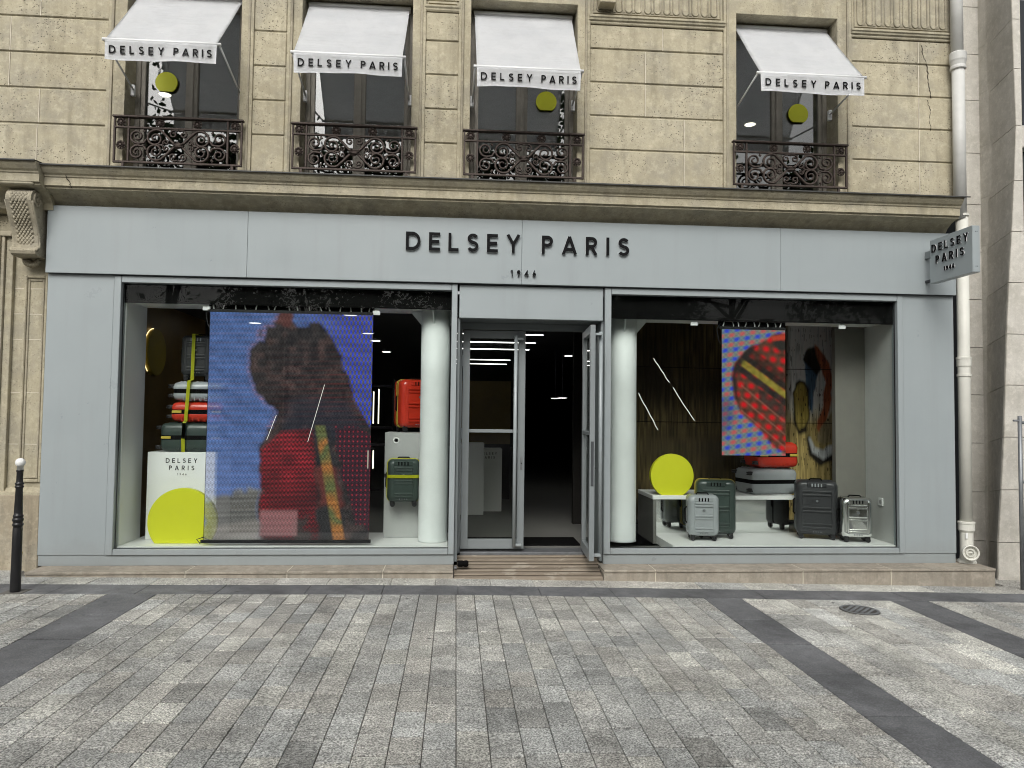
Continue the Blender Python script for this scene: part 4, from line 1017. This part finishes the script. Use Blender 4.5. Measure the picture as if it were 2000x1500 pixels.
def big_picture(nx, nz):
    # u,v run 0..1 from the left and from the top; soft-edged shapes seen through a coarse grid of diodes
    U, Vv = np.meshgrid((np.arange(nx)+.5)/nx, 1-(np.arange(nz)+.5)/nz)
    n1 = vnoise(nx, nz, (12, 17), 1); n2 = vnoise(nx, nz, (46, 70), 2); n4 = vnoise(nx, nz, (22, 32), 6); st_ = vnoise(nx, nz, (9, 150), 4)
    wob = (n1-.5)*.035+(n4-.5)*.03+(n2-.5)*.028; pu, pv = U+wob, Vv+wob*.8
    def msk(pts, k=2, warp=1): return blur((inpoly(pu, pv, pts) if warp else inpoly(U, Vv, pts)).astype(float), k)[..., None]
    def over(C, m, col): return C*(1-m)+col*m
    row = (.5+.5*np.sin(2*math.pi*(Vv*50+U*1.2)))[..., None]
    k = np.clip((U-.52)/.33, 0, 1)[..., None]
    ph = (np.floor(Vv*50+U*.8) % 2)*.5
    dots = np.clip(.30+1.0*np.cos(2*math.pi*(U*37+ph))*np.abs(np.sin(math.pi*(Vv*50+U*.8)))**.6, 0, 1)[..., None]
    C = lin(84, 114, 172)*(.74+.36*n2[..., None]); C = over(C, np.clip(1-row-.25, 0, 1)*.30*(.5+st_[..., None]), lin(138, 120, 150))
    C = over(C, k, lin(38, 66, 212)*dots*1.15+lin(112, 106, 112)*(1-dots)*.78); mo_ = (.5+.5*np.sin(2*math.pi*(Vv*11-U*3.3+.4*n1)))[..., None]; C = C*(.86+.22*mo_)
    C = over(C, np.clip((Vv-.45)*1.5, 0, .45)[..., None]*(1-U)[..., None], lin(112, 136, 196))
    n5 = vnoise(nx, nz, (90, 120), 9); hair = (lin(54, 48, 46)*(.10+.70*n2+1.3*n5*n4+.25*n1)[..., None])+lin(90, 58, 50)*(np.clip(n4-.55, 0, 1)*.9)[..., None]
    fig = [(.42, -.05), (.51, -.05), (.515, .05), (.68, .045), (.74, .10), (.80, .18), (.85, .28), (.88, .36), (.93, .42), (1.05, .55), (1.05, 1.05), (.33, 1.05), (.33, .59), (.40, .52), (.42, .49), (.40, .41), (.36, .39), (.31, .37), (.295, .34), (.265, .28), (.257, .24), (.263, .16), (.295, .11), (.41, .057)]
    mf = msk(fig, 3); edge = np.clip(blur(mf[..., 0], 6)[..., None]*(1-mf)*2.2, 0, .5)*((Vv < .50) & (U < .5))[..., None]*(.1+.9*row)*(.3+.9*n4[..., None])
    C = over(C, edge, lin(190, 132, 140)); C = over(C, mf, hair)
    C = over(C, msk([(.42, -.05), (.51, -.05), (.52, .06), (.41, .06)], 3)*.55, lin(120, 66, 58))
    rr_ = np.clip((Vv-.10)*2.2, 0, 1)*np.clip((.52-Vv)*9, 0, 1)*np.clip((U-.25)*1.6, .1, 1)
    C = over(C, mf*(rr_[..., None]*np.clip(row-.42, 0, 1)*1.1*(.25+st_[..., None])), lin(150, 52, 46))
    C = over(C, msk([(.47, .37), (.86, .37), (.95, .50), (.72, .55), (.46, .53)], 8)*.55, lin(44, 48, 60))
    red = lin(164, 30, 42); dk = lin(50, 38, 36)
    d2 = np.clip(.28+.85*np.cos(2*math.pi*U*41)*np.sin(2*math.pi*(Vv*50))*.5+.45*(row[..., 0]-.4), 0, 1)[..., None]
    fade = np.clip(1.2-1.0*np.clip((Vv-.60)*2, 0, 1), .3, 1)[..., None]*(.45+1.0*n1[..., None])
    C = over(C, msk([(.33, .595), (.45, .52), (.64, .505), (.66, .60), (.70, 1.05), (.33, 1.05)], 4, 0), red*(d2*1.0+.12)*fade+dk*.45)
    d3 = np.clip(-.12+1.15*np.clip(np.cos(2*math.pi*U*37), 0, 1)*np.clip(np.sin(2*math.pi*Vv*47), 0, 1), 0, 1)[..., None]
    C = over(C, msk([(.77, .49), (.90, .485), (1.05, .56), (1.05, .90), (.93, .94), (.86, .78), (.80, .60)], 3), red*1.15*d3+lin(66, 36, 46)*.75)
    C = over(C, msk([(.64, .49), (.72, .49), (.80, .66), (.86, 1.05), (.70, 1.05), (.67, .74)], 3), lin(50, 46, 46)*(.5+.7*n2[..., None]))
    C = over(C, msk([(.665, .68), (.80, .67), (.83, .83), (.68, .84)], 4)*.8, lin(112, 54, 46))
    C = over(C, msk([(.55, .90), (.63, .88), (.64, 1.05), (.55, 1.05)], 3)*.85, lin(56, 56, 52)); C = over(C, msk([(.71, .85), (.78, .84), (.80, 1.05), (.71, 1.05)], 3)*.85, lin(46, 44, 42))
    sq_ = (.5+.5*np.sin(2*math.pi*Vv*7+n1*5))[..., None]; sc_ = lin(178, 116, 58)*sq_+lin(104, 112, 66)*(1-sq_); C = over(C, msk([(.655, .49), (.715, .49), (.855, 1.0), (.785, 1.0)], 2, 0), sc_*(.55+.6*d2+.25*n2[..., None]))
    C = over(C, msk([(-.02, .83), (.10, .81), (.20, .78), (.33, .765), (.33, 1.05), (-.02, 1.05)], 4), lin(136, 134, 130)*(.62+.34*row+.3*n2[..., None]))
    C = over(C, msk([(.05, .93), (.33, .90), (.33, .985), (.05, .985)], 4, 0)*.5, lin(196, 186, 178)); C = over(C, msk([(.335, .86), (.56, .86), (.56, .97), (.335, .97)], 2, 0)*.62, lin(176, 128, 128))
    C = over(C, msk([(0, .61), (.055, .61), (.055, .82), (0, .82)], 1, 0)*.6, lin(196, 198, 214))
    A = np.full((nz, nx), .93)-.30*msk([(-.02, .80), (.33, .78), (.33, 1.05), (-.02, 1.05)], 4)[..., 0]
    mesh_ = 1+.34*np.cos(2*math.pi*(U*48+.5*(np.floor(Vv*68) % 2)))*np.abs(np.cos(math.pi*(Vv*68)))+.10*np.cos(2*math.pi*Vv*34); veil = lin(120, 130, 140)*.07
    C = (C*.94+veil)*(.88+.24*rg_.rand(nz, nx))[..., None]*mesh_[..., None]
    return np.clip(C, 0, 1), A
def small_picture(nx, nz):
    U, Vv = np.meshgrid((np.arange(nx)+.5)/nx, 1-(np.arange(nz)+.5)/nz); x = U*125; y = Vv*248
    n2 = vnoise(nx, nz, (20, 40), 22)
    def over(C, m, col): return C*(1-m)+col*m
    def msk(pts, k=2): return blur(inpoly(U, Vv, pts).astype(float), k)[..., None]
    q = (y+.15*x)/9.6; r_ = np.floor(q); c_ = x/20.5+.5*(r_ % 2)+.04*y/9.6
    db = np.exp(-(((c_ % 1)-.5)**2/.075+((q % 1)-.5)**2/.22))[..., None]
    C = np.ones((nz, nx, 3))*lin(112, 130, 124); C += lin(120, 150, 90)*.14*(np.sin(2*math.pi*x/10.2)*np.sin(2*math.pi*y/9.6))[..., None]
    C = over(C, np.clip(db*1.15, 0, .95), np.where((r_ % 2 > 0)[..., None], lin(190, 92, 92), lin(56, 72, 198)))
    C = over(C, msk([(0, .55), (.18, .55), (.20, .72), (.0, .86)], 10)*.55, lin(60, 60, 96))
    qr = (y-.10*x)/19.2; cr = x/21+.35*np.floor(qr)
    dr_ = np.exp(-(((cr % 1)-.5)**2/.075+((qr % 1)-.5)**2/.075))[..., None]
    case = msk([(1.05, .02), (1.05, 1.0), (.80, .93), (.60, .80), (.40, .71), (.28, .66), (.20, .55), (.16, .37), (.20, .27), (.38, .17), (.48, .125), (.58, .11), (.70, .075), (.80, .035), (.92, .02)], 3)
    C = over(C, case, over(np.ones_like(C)*lin(86, 62, 50)*(.7+.5*n2[..., None]), np.clip(dr_*1.2, 0, .95), lin(206, 34, 40)))
    def band(o, wd, col, lo, op=.92):
        t_ = Vv-(.26+.37*(U-.30)); m = blur(((t_ > o) & (t_ < o+wd) & (U > lo)).astype(float), 2)[..., None]; return m*case*op, col
    for o, wd, col, lo, op in ((-.17, .075, lin(62, 46, 40), .30, .8), (-.10, .065, lin(46, 44, 40), .26, .95), (-.035, .065, lin(140, 128, 56), .30, .95), (.03, .06, lin(48, 46, 44), .22, .95), (.10, .10, lin(62, 54, 50), .58, .8)):
        m, cc = band(o, wd, col, lo, op); C = over(C, m, cc*(.75+.5*n2[..., None]))
    C = over(C, msk([(.78, .10), (.92, .06), (1.05, .10), (1.05, .17), (.90, .17)], 4), lin(52, 50, 46)); C = over(C, msk([(.78, .05), (.95, .035), (1.05, .04), (1.05, .07), (.80, .085)], 2)*.8, lin(196, 70, 50))
    for o in (.40, .50, .60):
        t_ = Vv-(o+.42*(U-.2)); C = over(C, blur((np.abs(t_) < .008).astype(float), 1)[..., None]*case*(U > .3)[..., None]*.5, lin(150, 100, 84))
    C = over(C, msk([(.155, .37), (.20, .27), (.38, .17), (.48, .125), (.56, .13), (.44, .20), (.27, .30), (.22, .39), (.27, .57), (.20, .55)], 3)*.9, lin(46, 44, 42))
    C = C*(.92+.16*rg_.rand(nz, nx))[..., None]
    return np.clip(C, 0, 1), np.ones((nz, nx))
def led(label, x0, x1, z0, z1, nx, nz, fn, mat, cables, sheet=True):
    t = thing('led_screen', label, 'LED screen', ((x0+x1)/2, .15, z0))
    C, A = fn(nx, nz); picture('picture_sheet', x0, x1, z0, z1, .150, nx, nz, C, A, mat, t)
    bx('top_rail', 'black', t, x0-.02, x1+.005, .14, .165, z1+.001, z1+.03, .002)
    if sheet: bx('bottom_rail', 'black', t, x0-.03, x1+.02, .135, .17, z0-.004, z0+.030, .004)
    bx('cable_tray', 'matblack', t, x0-.03, x1+.01, .166, .19, z1+.028, z1+.09, 0)
    n_ = cables
    for i in range(n_):
        x = x0+.03+(x1-x0-.06)*i/(n_-1)+rnd.uniform(-.015, .015); tl = rnd.uniform(-.02, .02)
        obj('cable_tail', tube(B(), [(x, .162, z1+.082), (x+tl*.5, .155, z1+.06), (x+tl, .162, z1+.035)], .006, 5), 'acrylic' if i % 2 == 0 else 'lightgrey', t)
    obj('edge_cable', tube(B(), [(x0-.012, .16, z1+.07), (x0-.05, .165, z1-.0), (x0-.03, .165, z1-.12), (x0-.008, .16, z1-.16)], .005, 6), 'black', t)
    obj('edge_profile', tube(B(), [(x0-.002, .15, z0), (x0-.002, .15, z1)], .003, 5), 'black', t)
    return t
l1 = led('tall blue and red LED screen hanging in the left window', -2.562, -.888, .310, 2.690, 300, 430, big_picture, 'screen', 16)
obj('floor_cable', tube(B(), [(-2.60, .16, .30), (-2.64, .17, .34), (-2.58, .18, .36), (-2.5, .17, .33)], .006, 6), 'black', l1)
led('small red and blue dotted LED screen hanging in the right window', 2.885, 3.600, 1.247, 2.622, 130, 250, small_picture, 'screen2', 9, False)
# little white tags on the soffit
for x, z, lb in ((-2.60, 2.752, 'left of the large LED screen'), (-.855, 2.742, 'right of the large LED screen'), (2.575, 2.702, 'left of the small LED screen'), (4.25, 2.700, 'right of the small LED screen')):
    t = thing('power_adapter', 'small white adapter under the window head '+lb, 'adapter', (x, .16, z-.05), group='white adapters')
    bx('body', 'acrylic', t, x-.038, x+.038, .14, .165, z-.048, z-.004, .003); bx('clip', 'white', t, x-.02, x+.02, .145, .16, z-.004, z+.02, .002)
sk = thing('wall_socket', 'white wall socket on the side wall of the right window', 'socket', (4.836, .40, .72))
bx('plate', 'white', sk, 4.824, 4.8375, .36, .445, .675, .765, .004); obj('well', lathe(B(), [(.024, 4.8225), (.020, 4.8235)], (0, .402, .72), 18, 'X'), 'lightgrey', sk)

# painted reed screen
def reeds(nx, nz, x0, x1, z0, z1):
    U, Vv = np.meshgrid((np.arange(nx)+.5)/nx, 1-(np.arange(nz)+.5)/nz); X = x0+U*(x1-x0)
    n1 = vnoise(nx, nz, (8, 6), 11); n2 = vnoise(nx, nz, (nx//3, 14), 12); n3 = vnoise(nx, nz, (20, 30), 13)
    C = np.zeros((nz, nx, 3)); C[:] = lin(86, 74, 44); C *= (.20+1.3*n2*n1*1.3)[..., None]
    a, b = 4.27, 4.96                     # painted stretch; the light on it is put into brighter colours
    s = (X-a)/(b-a); wv = s+(n3-.5)*.05; q = Vv+(n3-.5)*.02
    pnt = (s > 0) & (s < 1); k = np.clip(np.minimum(s, 1-s)*6, 0, 1)[..., None]
    barkc = lin(222, 228, 230)*(.45+.8*n2)[..., None]; olive = lin(160, 140, 88)*(.4+.9*n2)[..., None]
    base = barkc*(1-np.clip((Vv-.36)*6, 0, 1))[..., None]+olive*np.clip((Vv-.36)*6, 0, 1)[..., None]; C = np.where(pnt[..., None], C*(1-k)+base*k, C)
    def pt(pts, col, k_=2):
        m = blur((inpoly(wv, q/.68, pts) & pnt).astype(float), k_)[..., None]; C[:] = C*(1-m)+col*(.5+.7*n2)[..., None]*m
    dk_ = lin(40, 34, 26)
    pt([(.40, .22), (.62, .20), (.66, .34), (.58, .44), (.53, .70), (.40, .60), (.36, .36)], lin(74, 100, 124))
    pt([(.34, .30), (.44, .20), (.60, .20), (.72, .34), (.60, .40), (.46, .34)], dk_)
    pt([(.56, .17), (.64, .19), (.84, .30), (.92, .42), (.90, .58), (.80, .70), (.66, .84), (.60, .80), (.72, .62), (.78, .46), (.66, .32)], lin(160, 88, 56))
    pt([(.15, .55), (.18, .46), (.26, .43), (.36, .44), (.46, .52), (.47, .72), (.40, .82), (.24, .84), (.14, .74)], dk_)
    pt([(.18, .56), (.21, .48), (.28, .455), (.36, .47), (.43, .54), (.44, .71), (.38, .79), (.26, .81), (.18, .73)], lin(150, 132, 66))
    pt([(.38, .86), (.44, .84), (.52, .95), (.72, 1.0), (.93, .95), (.93, 1.03), (.68, 1.08), (.44, 1.0)], dk_)
    pt([(.42, .86), (.47, .86), (.56, .935), (.74, .965), (.92, .92), (.92, .985), (.72, 1.03), (.50, .97)], lin(196, 198, 198))
    pt([(.60, .84), (.78, .72), (.90, .66), (.92, .90), (.76, .93), (.62, .90)], lin(136, 122, 92))
    line = vnoise(nx, nz, (nx//2, 40), 15); C[pnt & (line > .86)] *= .25
    c3 = (np.arange(nx) % 3 == 0)[None, :].repeat(nz, 0); C[c3 & ~pnt] *= .5; C[c3 & pnt] *= .75; C[pnt] = np.minimum(C[pnt]*1.6, .85)
    return C
rd = thing('reed_screen', 'dark reed screen painted in blue, ochre and orange behind the right window display', 'screen', (3.2, 1.62, .35))
RX0, RX1 = 1.7, 4.98; cpic = reeds(620, 260, RX0, RX1, .35, 2.93)
pic = picture('painted_reeds', RX0, RX1, .35, 2.93, 1.60, 620, 260, cpic, np.ones((260, 620)), 'painted', rd)
bx('backing', 'matblack', rd, RX0, RX1, 1.615, 1.65, .30, 2.94, 0)
bx('top_batten', 'matblack', rd, RX0, RX1, 1.56, 1.598, 2.90, 2.95, .003); 
for z in (.72, 1.6, 2.3): obj('binding_cord', tube(B(), [(RX0, 1.597, z), (3.2, 1.595, z-.01), (RX1, 1.597, z)], .004, 5), 'matblack', rd)
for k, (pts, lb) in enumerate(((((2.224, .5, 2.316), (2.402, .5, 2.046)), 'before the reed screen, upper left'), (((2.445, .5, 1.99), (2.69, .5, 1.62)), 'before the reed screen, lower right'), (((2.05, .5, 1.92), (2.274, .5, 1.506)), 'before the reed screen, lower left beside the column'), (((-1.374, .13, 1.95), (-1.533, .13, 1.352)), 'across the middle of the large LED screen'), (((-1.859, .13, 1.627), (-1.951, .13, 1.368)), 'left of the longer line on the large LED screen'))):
    t = thing('reflection_line', 'thin bright slanting light line '+lb, 'light line', pts[0], group='slanting light threads')  # added lines standing in for reflections in the glass
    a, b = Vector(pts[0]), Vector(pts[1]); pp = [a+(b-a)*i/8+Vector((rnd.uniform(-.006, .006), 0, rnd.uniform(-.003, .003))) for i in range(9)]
    obj('thread_or_reflection', tube(B(), pp if k < 3 else [a, b], .003 if k < 3 else .0018, 5), emit('reflection_glow', (1, .97, .9), 1.1), t)  # emissive lines added to stand in for reflections in the glass

# ------------------------------------------------------------------ downpipe, neighbour, fence, bollard
PX, PY = 5.612, .075
dp = thing('downpipe', 'cream painted drain pipe with cleanout running down between the two buildings', 'pipe', (PX, PY, .1))
obj('lower_pipe', lathe(B(), [(.062, .38), (.062, 3.92)], (PX-.002, PY, 0), 28), 'pipe', dp, True)
obj('upper_pipe', lathe(B(), [(.065, 3.90), (.065, 5.70)], (PX-.02, PY+.0, 0), 28), 'pipe2', dp, True)
obj('top_pipe', lathe(B(), [(.064, 5.66), (.064, 7.4)], (PX-.03, PY, 0), 28), 'pipe2', dp, True)
def collar(z, pr, x=PX, m='pipe'): obj('collar', lathe(B(), pr, (x, PY, z), 28), m, dp)
collar(5.60, [(.071, 0), (.082, .01), (.082, .03), (.076, .05), (.082, .09), (.088, .11), (.088, .19), (.080, .20), (.064, .205)], PX-.022, 'pipe2')
collar(2.14, [(.062, 0), (.072, .004), (.072, .028), (.062, .03), (.062, .10), (.072, .12), (.074, .19), (.078, .195), (.078, .215), (.062, .22)])
collar(3.93, [(.062, 0), (.071, .005), (.071, .028), (.062, .03)])
collar(.10, [(.095, 0), (.095, .012), (.085, .03), (.072, .035), (.066, .07), (.066, .33), (.072, .34), (.082, .355), (.082, .42), (.086, .425), (.086, .445), (.062, .45)])
co = thing_co = None
ax = Vector((-.36, -.93, .03)).normalized(); c0 = Vector((PX, PY, .225)); s1 = ax.cross(Vector((0, 0, 1))).normalized(); s2 = s1.cross(ax)
def ring_lathe(prof, n_=26):
    bm = B(); rings = []
    for r, h in prof: rings.append([bm.verts.new(c0+ax*h+(s1*math.cos(2*math.pi*i/n_)+s2*math.sin(2*math.pi*i/n_))*r) for i in range(n_)])
    for a, b in zip(rings, rings[1:]):
        for i in range(n_): bm.faces.new((a[i], a[(i+1) % n_], b[(i+1) % n_], b[i]))
    bm.faces.new(rings[-1]); bm.faces.new(rings[0][::-1]); return bm
br = obj('cleanout_branch', ring_lathe([(.055, .0), (.062, .08), (.076, .10), (.082, .125), (.082, .165), (.076, .168), (.066, .162), (.066, .135), (.045, .133), (.045, .15), (.030, .15), (.030, .135)]), 'pipe', dp)
obj('cleanout_key', tube(B(), [c0+ax*.150-s1*.02, c0+ax*.158, c0+ax*.150+s1*.02], .007, 6), 'pipe', br)
bx('label_plate', 'white', dp, PX-.055, PX-.03, PY-.068, PY-.058, .37, .43, .001)
# neighbouring building with folded stone panels
nbg = thing('neighbour_building', 'pale modern building of large folded stone panels at the right edge', 'building', (6.2, .7, -.1))
NZ = [-.3, .222, .802, 1.386, 1.967, 2.54, 3.122, 3.703, 4.287, 4.922, 5.579, 6.156, 6.75, 7.4]
ze = [-.3, .0, .2, 1.22, 2.9, 3.86, 4.9, 6.3, 7.4]; xe = [5.985, 5.992, 5.998, 6.076, 6.155, 6.23, 6.29, 6.262, 6.25]
def edge_x(z): return float(np.interp(z, ze, xe))
def panel(c4, nrm, th=.05):
    bm = B(); nrm = Vector(nrm).normalized(); cen = sum((Vector(q) for q in c4), Vector())/4
    f = [bm.verts.new(Vector(q)+(cen-Vector(q)).normalized()*.004) for q in c4]; b = [bm.verts.new(v.co-nrm*th) for v in f]
    bm.faces.new(f); bm.faces.new(b[::-1])
    for i in range(4): bm.faces.new((f[i], b[i], b[(i+1) % 4], f[(i+1) % 4]))
    obj('stone_panel', bm, 'panel_stone', nbg)
for i, (a, b) in enumerate(zip(NZ, NZ[1:])):
    YA_ = .75; panel([(6.10, YA_, a), (6.36, YA_, a), (6.36, YA_, b), (6.10, YA_, b)], (0, -1, 0))
    ea, eb = edge_x(a), edge_x(b)
    dz = .09
    panel([(6.362, YA_-.004, a), (ea, .10, a+dz), (eb, .10, b+dz), (6.362, YA_-.004, b)], (-.9, -.4, 0))
    xr = 6.36
    panel([(ea+.004, .098, a+dz), (xr, .098, a+dz), (xr, .098, b+dz), (eb+.004, .098, b+dz)], (0, -1, 0), .03)
    if 1: panel([(xr+.006, .10, a+dz-.02), (xr+.02, 1.6, a+dz-.02), (xr+.02, 1.6, b+dz-.02), (xr+.006, .10, b+dz-.02)], (1, 0, 0), .03)
bx('panel_core', 'seam', nbg, 6.12, 6.34, .80, 1.6, -.3, 7.4, 0)
bx('dark_glazing', 'dark_glazing', nbg, 6.36, 12, 1.6, 1.65, -.3, 7.4, 0)
for z in (2.6, 5.3): bx('floor_band', 'panel_stone', nbg, 6.40, 12, 1.45, 1.62, z, z+.30, .01)
for x in (7.4, 9.0, 10.6): bx('glazing_bar', 'galv', nbg, x, x+.06, 1.5, 1.6, -.3, 7.4, .004)
# site fence
fn = thing('mesh_fence', 'galvanised mesh fence panel at the right edge in front of the neighbour', 'fence', (6.0, -.35, gz(6)))
FX, FY = 5.905, -.36; g0 = gz(6)
obj('post', tube(B(), [(FX, FY, g0), (FX, FY, 1.71)], .021, 10), 'galv', fn, True)
obj('post', tube(B(), [(FX+2.2, FY-.1, g0), (FX+2.2, FY-.1, 1.71)], .021, 10), 'galv', fn, True)
for z in (.28, 1.02, 1.64): obj('rail', tube(B(), [(FX, FY, z), (FX+2.2, FY-.1, z)], .016, 8), 'galv', fn, True)
obj('hook', tube(B(), [(FX-.07, FY, 1.66), (FX, FY, 1.66)], .012, 6), 'galv', fn)
for i in range(22): obj('wire', tube(B(), [(FX+.1*(i+1)-.02, FY-.0045*(i+1), .2), (FX+.1*(i+1)-.02, FY-.0045*(i+1), 1.64)], .0025, 4), 'galv', fn)
for i in range(6): obj('wire', tube(B(), [(FX, FY, .45+i*.2), (FX+2.2, FY-.1, .45+i*.2)], .0025, 4), 'galv', fn)
bx('foot', 'lightgrey', fn, FX-.10, FX+.25, FY-.13, FY+.13, g0-.01, g0+.001, .0)
# bollard
BX, BY = -3.84, -.83; bz = gz(BX)
bo = thing('bollard', 'slim black turned street bollard with white ball top at the left edge', 'bollard', (BX, BY, bz))
bpf = [(.050, -.02), (.0505, .02), (.047, .35), (.0455, .555), (.043, .56), (.043, .572), (.050, .578), (.053, .588), (.050, .598), (.043, .602), (.045, .612), (.053, .622), (.054, .632), (.050, .642), (.043, .648), (.048, .656), (.050, .664), (.046, .672), (.041, .676), (.0405, .70), (.033, .905), (.036, .910), (.043, .916), (.043, .924), (.036, .930), (.036, .938), (.043, .944), (.042, .952), (.034, .958), (.0315, .965), (.0295, 1.048), (.033, 1.053), (.036, 1.06), (.034, 1.067)]
bpf = [(r_*.84, z_) for r_, z_ in bpf]
obj('post', lathe(B(), bpf, (BX, BY, bz), 28), 'black', bo, True)
obj('ball_top', lathe(B(), [(.025, 1.068), (.0245, 1.104)]+[(max(.0001, .040*math.cos(R(a))), 1.132+.040*math.sin(R(a))) for a in range(-48, 91, 8)], (BX, BY, bz), 28), 'white', bo, True)
bx('ground_plate', 'joint', bo, BX-.09, BX+.09, BY-.09, BY+.09, bz-.01, bz+.003, 0)

# ------------------------------------------------------------------ what the glass reflects: street trees and the far side of the avenue
def tree(x, y, hgt, seed, label):
    rr = random.Random(seed); t = thing('street_tree', label, 'tree', (x, y, -.15), group='street trees across the pavement')
    br_ = []
    obj('trunk', tube(B(), [(x, y, -.15), (x+.08, y, 1.6), (x+.02, y+.1, 3.2), (x+.1, y+.05, hgt*.55)], lambda q: .19*(1-.55*q), 10), 'bark', t, True)
    bm = B()
    for k in range(16):
        a = rr.uniform(0, 6.28); z0 = rr.uniform(2.4, hgt*.62); l = rr.uniform(1.8, 3.6); e = Vector((x+l*math.cos(a), y+l*math.sin(a), z0+rr.uniform(-.3, 4.0))); br_.append(e)
        tube(bm, [(x+.05, y+.05, z0), ((x+e.x)/2, (y+e.y)/2, (z0+e.z)/2+.35), e], lambda q: .07*(1-.8*q), 6)
    obj('limbs', bm, 'bark', t, True)
    V, F_ = [], []
    cl = [e+Vector((rr.gauss(0, .5), rr.gauss(0, .5), rr.gauss(.2, .7))) for e in br_ for _ in range(5)]+[Vector((x+rr.gauss(0, 1.2), y+rr.gauss(0, 1.2), hgt*rr.uniform(.55, 1))) for _ in range(16)]
    for c in cl:
        for _ in range(80):
            p_ = c+Vector((rr.gauss(0, .42), rr.gauss(0, .42), rr.gauss(0, .36))); a = Vector((rr.uniform(-1, 1), rr.uniform(-1, 1), rr.uniform(-1, 1))).normalized(); b = a.orthogonal().normalized(); s = rr.uniform(.08, .15)
            n0 = len(V); V += [p_-a*s, p_+b*s*.6, p_+a*s, p_-b*s*.6]; F_.append((n0, n0+1, n0+2, n0+3))
    me = bpy.data.meshes.new('crown'); me.from_pydata([v-t.location for v in V], [], F_); me.materials.append(M['leaf']); link(bpy.data.objects.new('crown', me), t)
for k, (x, y, h) in enumerate(((-9.5, -17, 13.5), (-3.2, -18.5, 13), (3.4, -17, 13.5), (9.8, -18, 13), (16.5, -17.5, 13), (0.5, -27, 13), (7.5, -28, 13), (-7.5, -28, 13))):
    tree(x, y, h, 40+k, 'leafy street tree mirrored in the glass, %s' % ('far left', 'left of centre', 'right of centre', 'right', 'far right', 'second row, middle', 'second row, right', 'second row, left')[k])
fb = thing('facing_building', 'long stone building across the avenue, mirrored in the glass', 'building', (0, -75, 0))
bx('wall', 'facing', fb, -70, 70, -90, -75, -.3, 13, 0)
for i in range(26):
    for j in range(3):
        bx('window', 'dark_glazing', fb, -65+i*5, -63.4+i*5, -74.99, -74.95, 2+j*4.2, 4.8+j*4.2, 0)
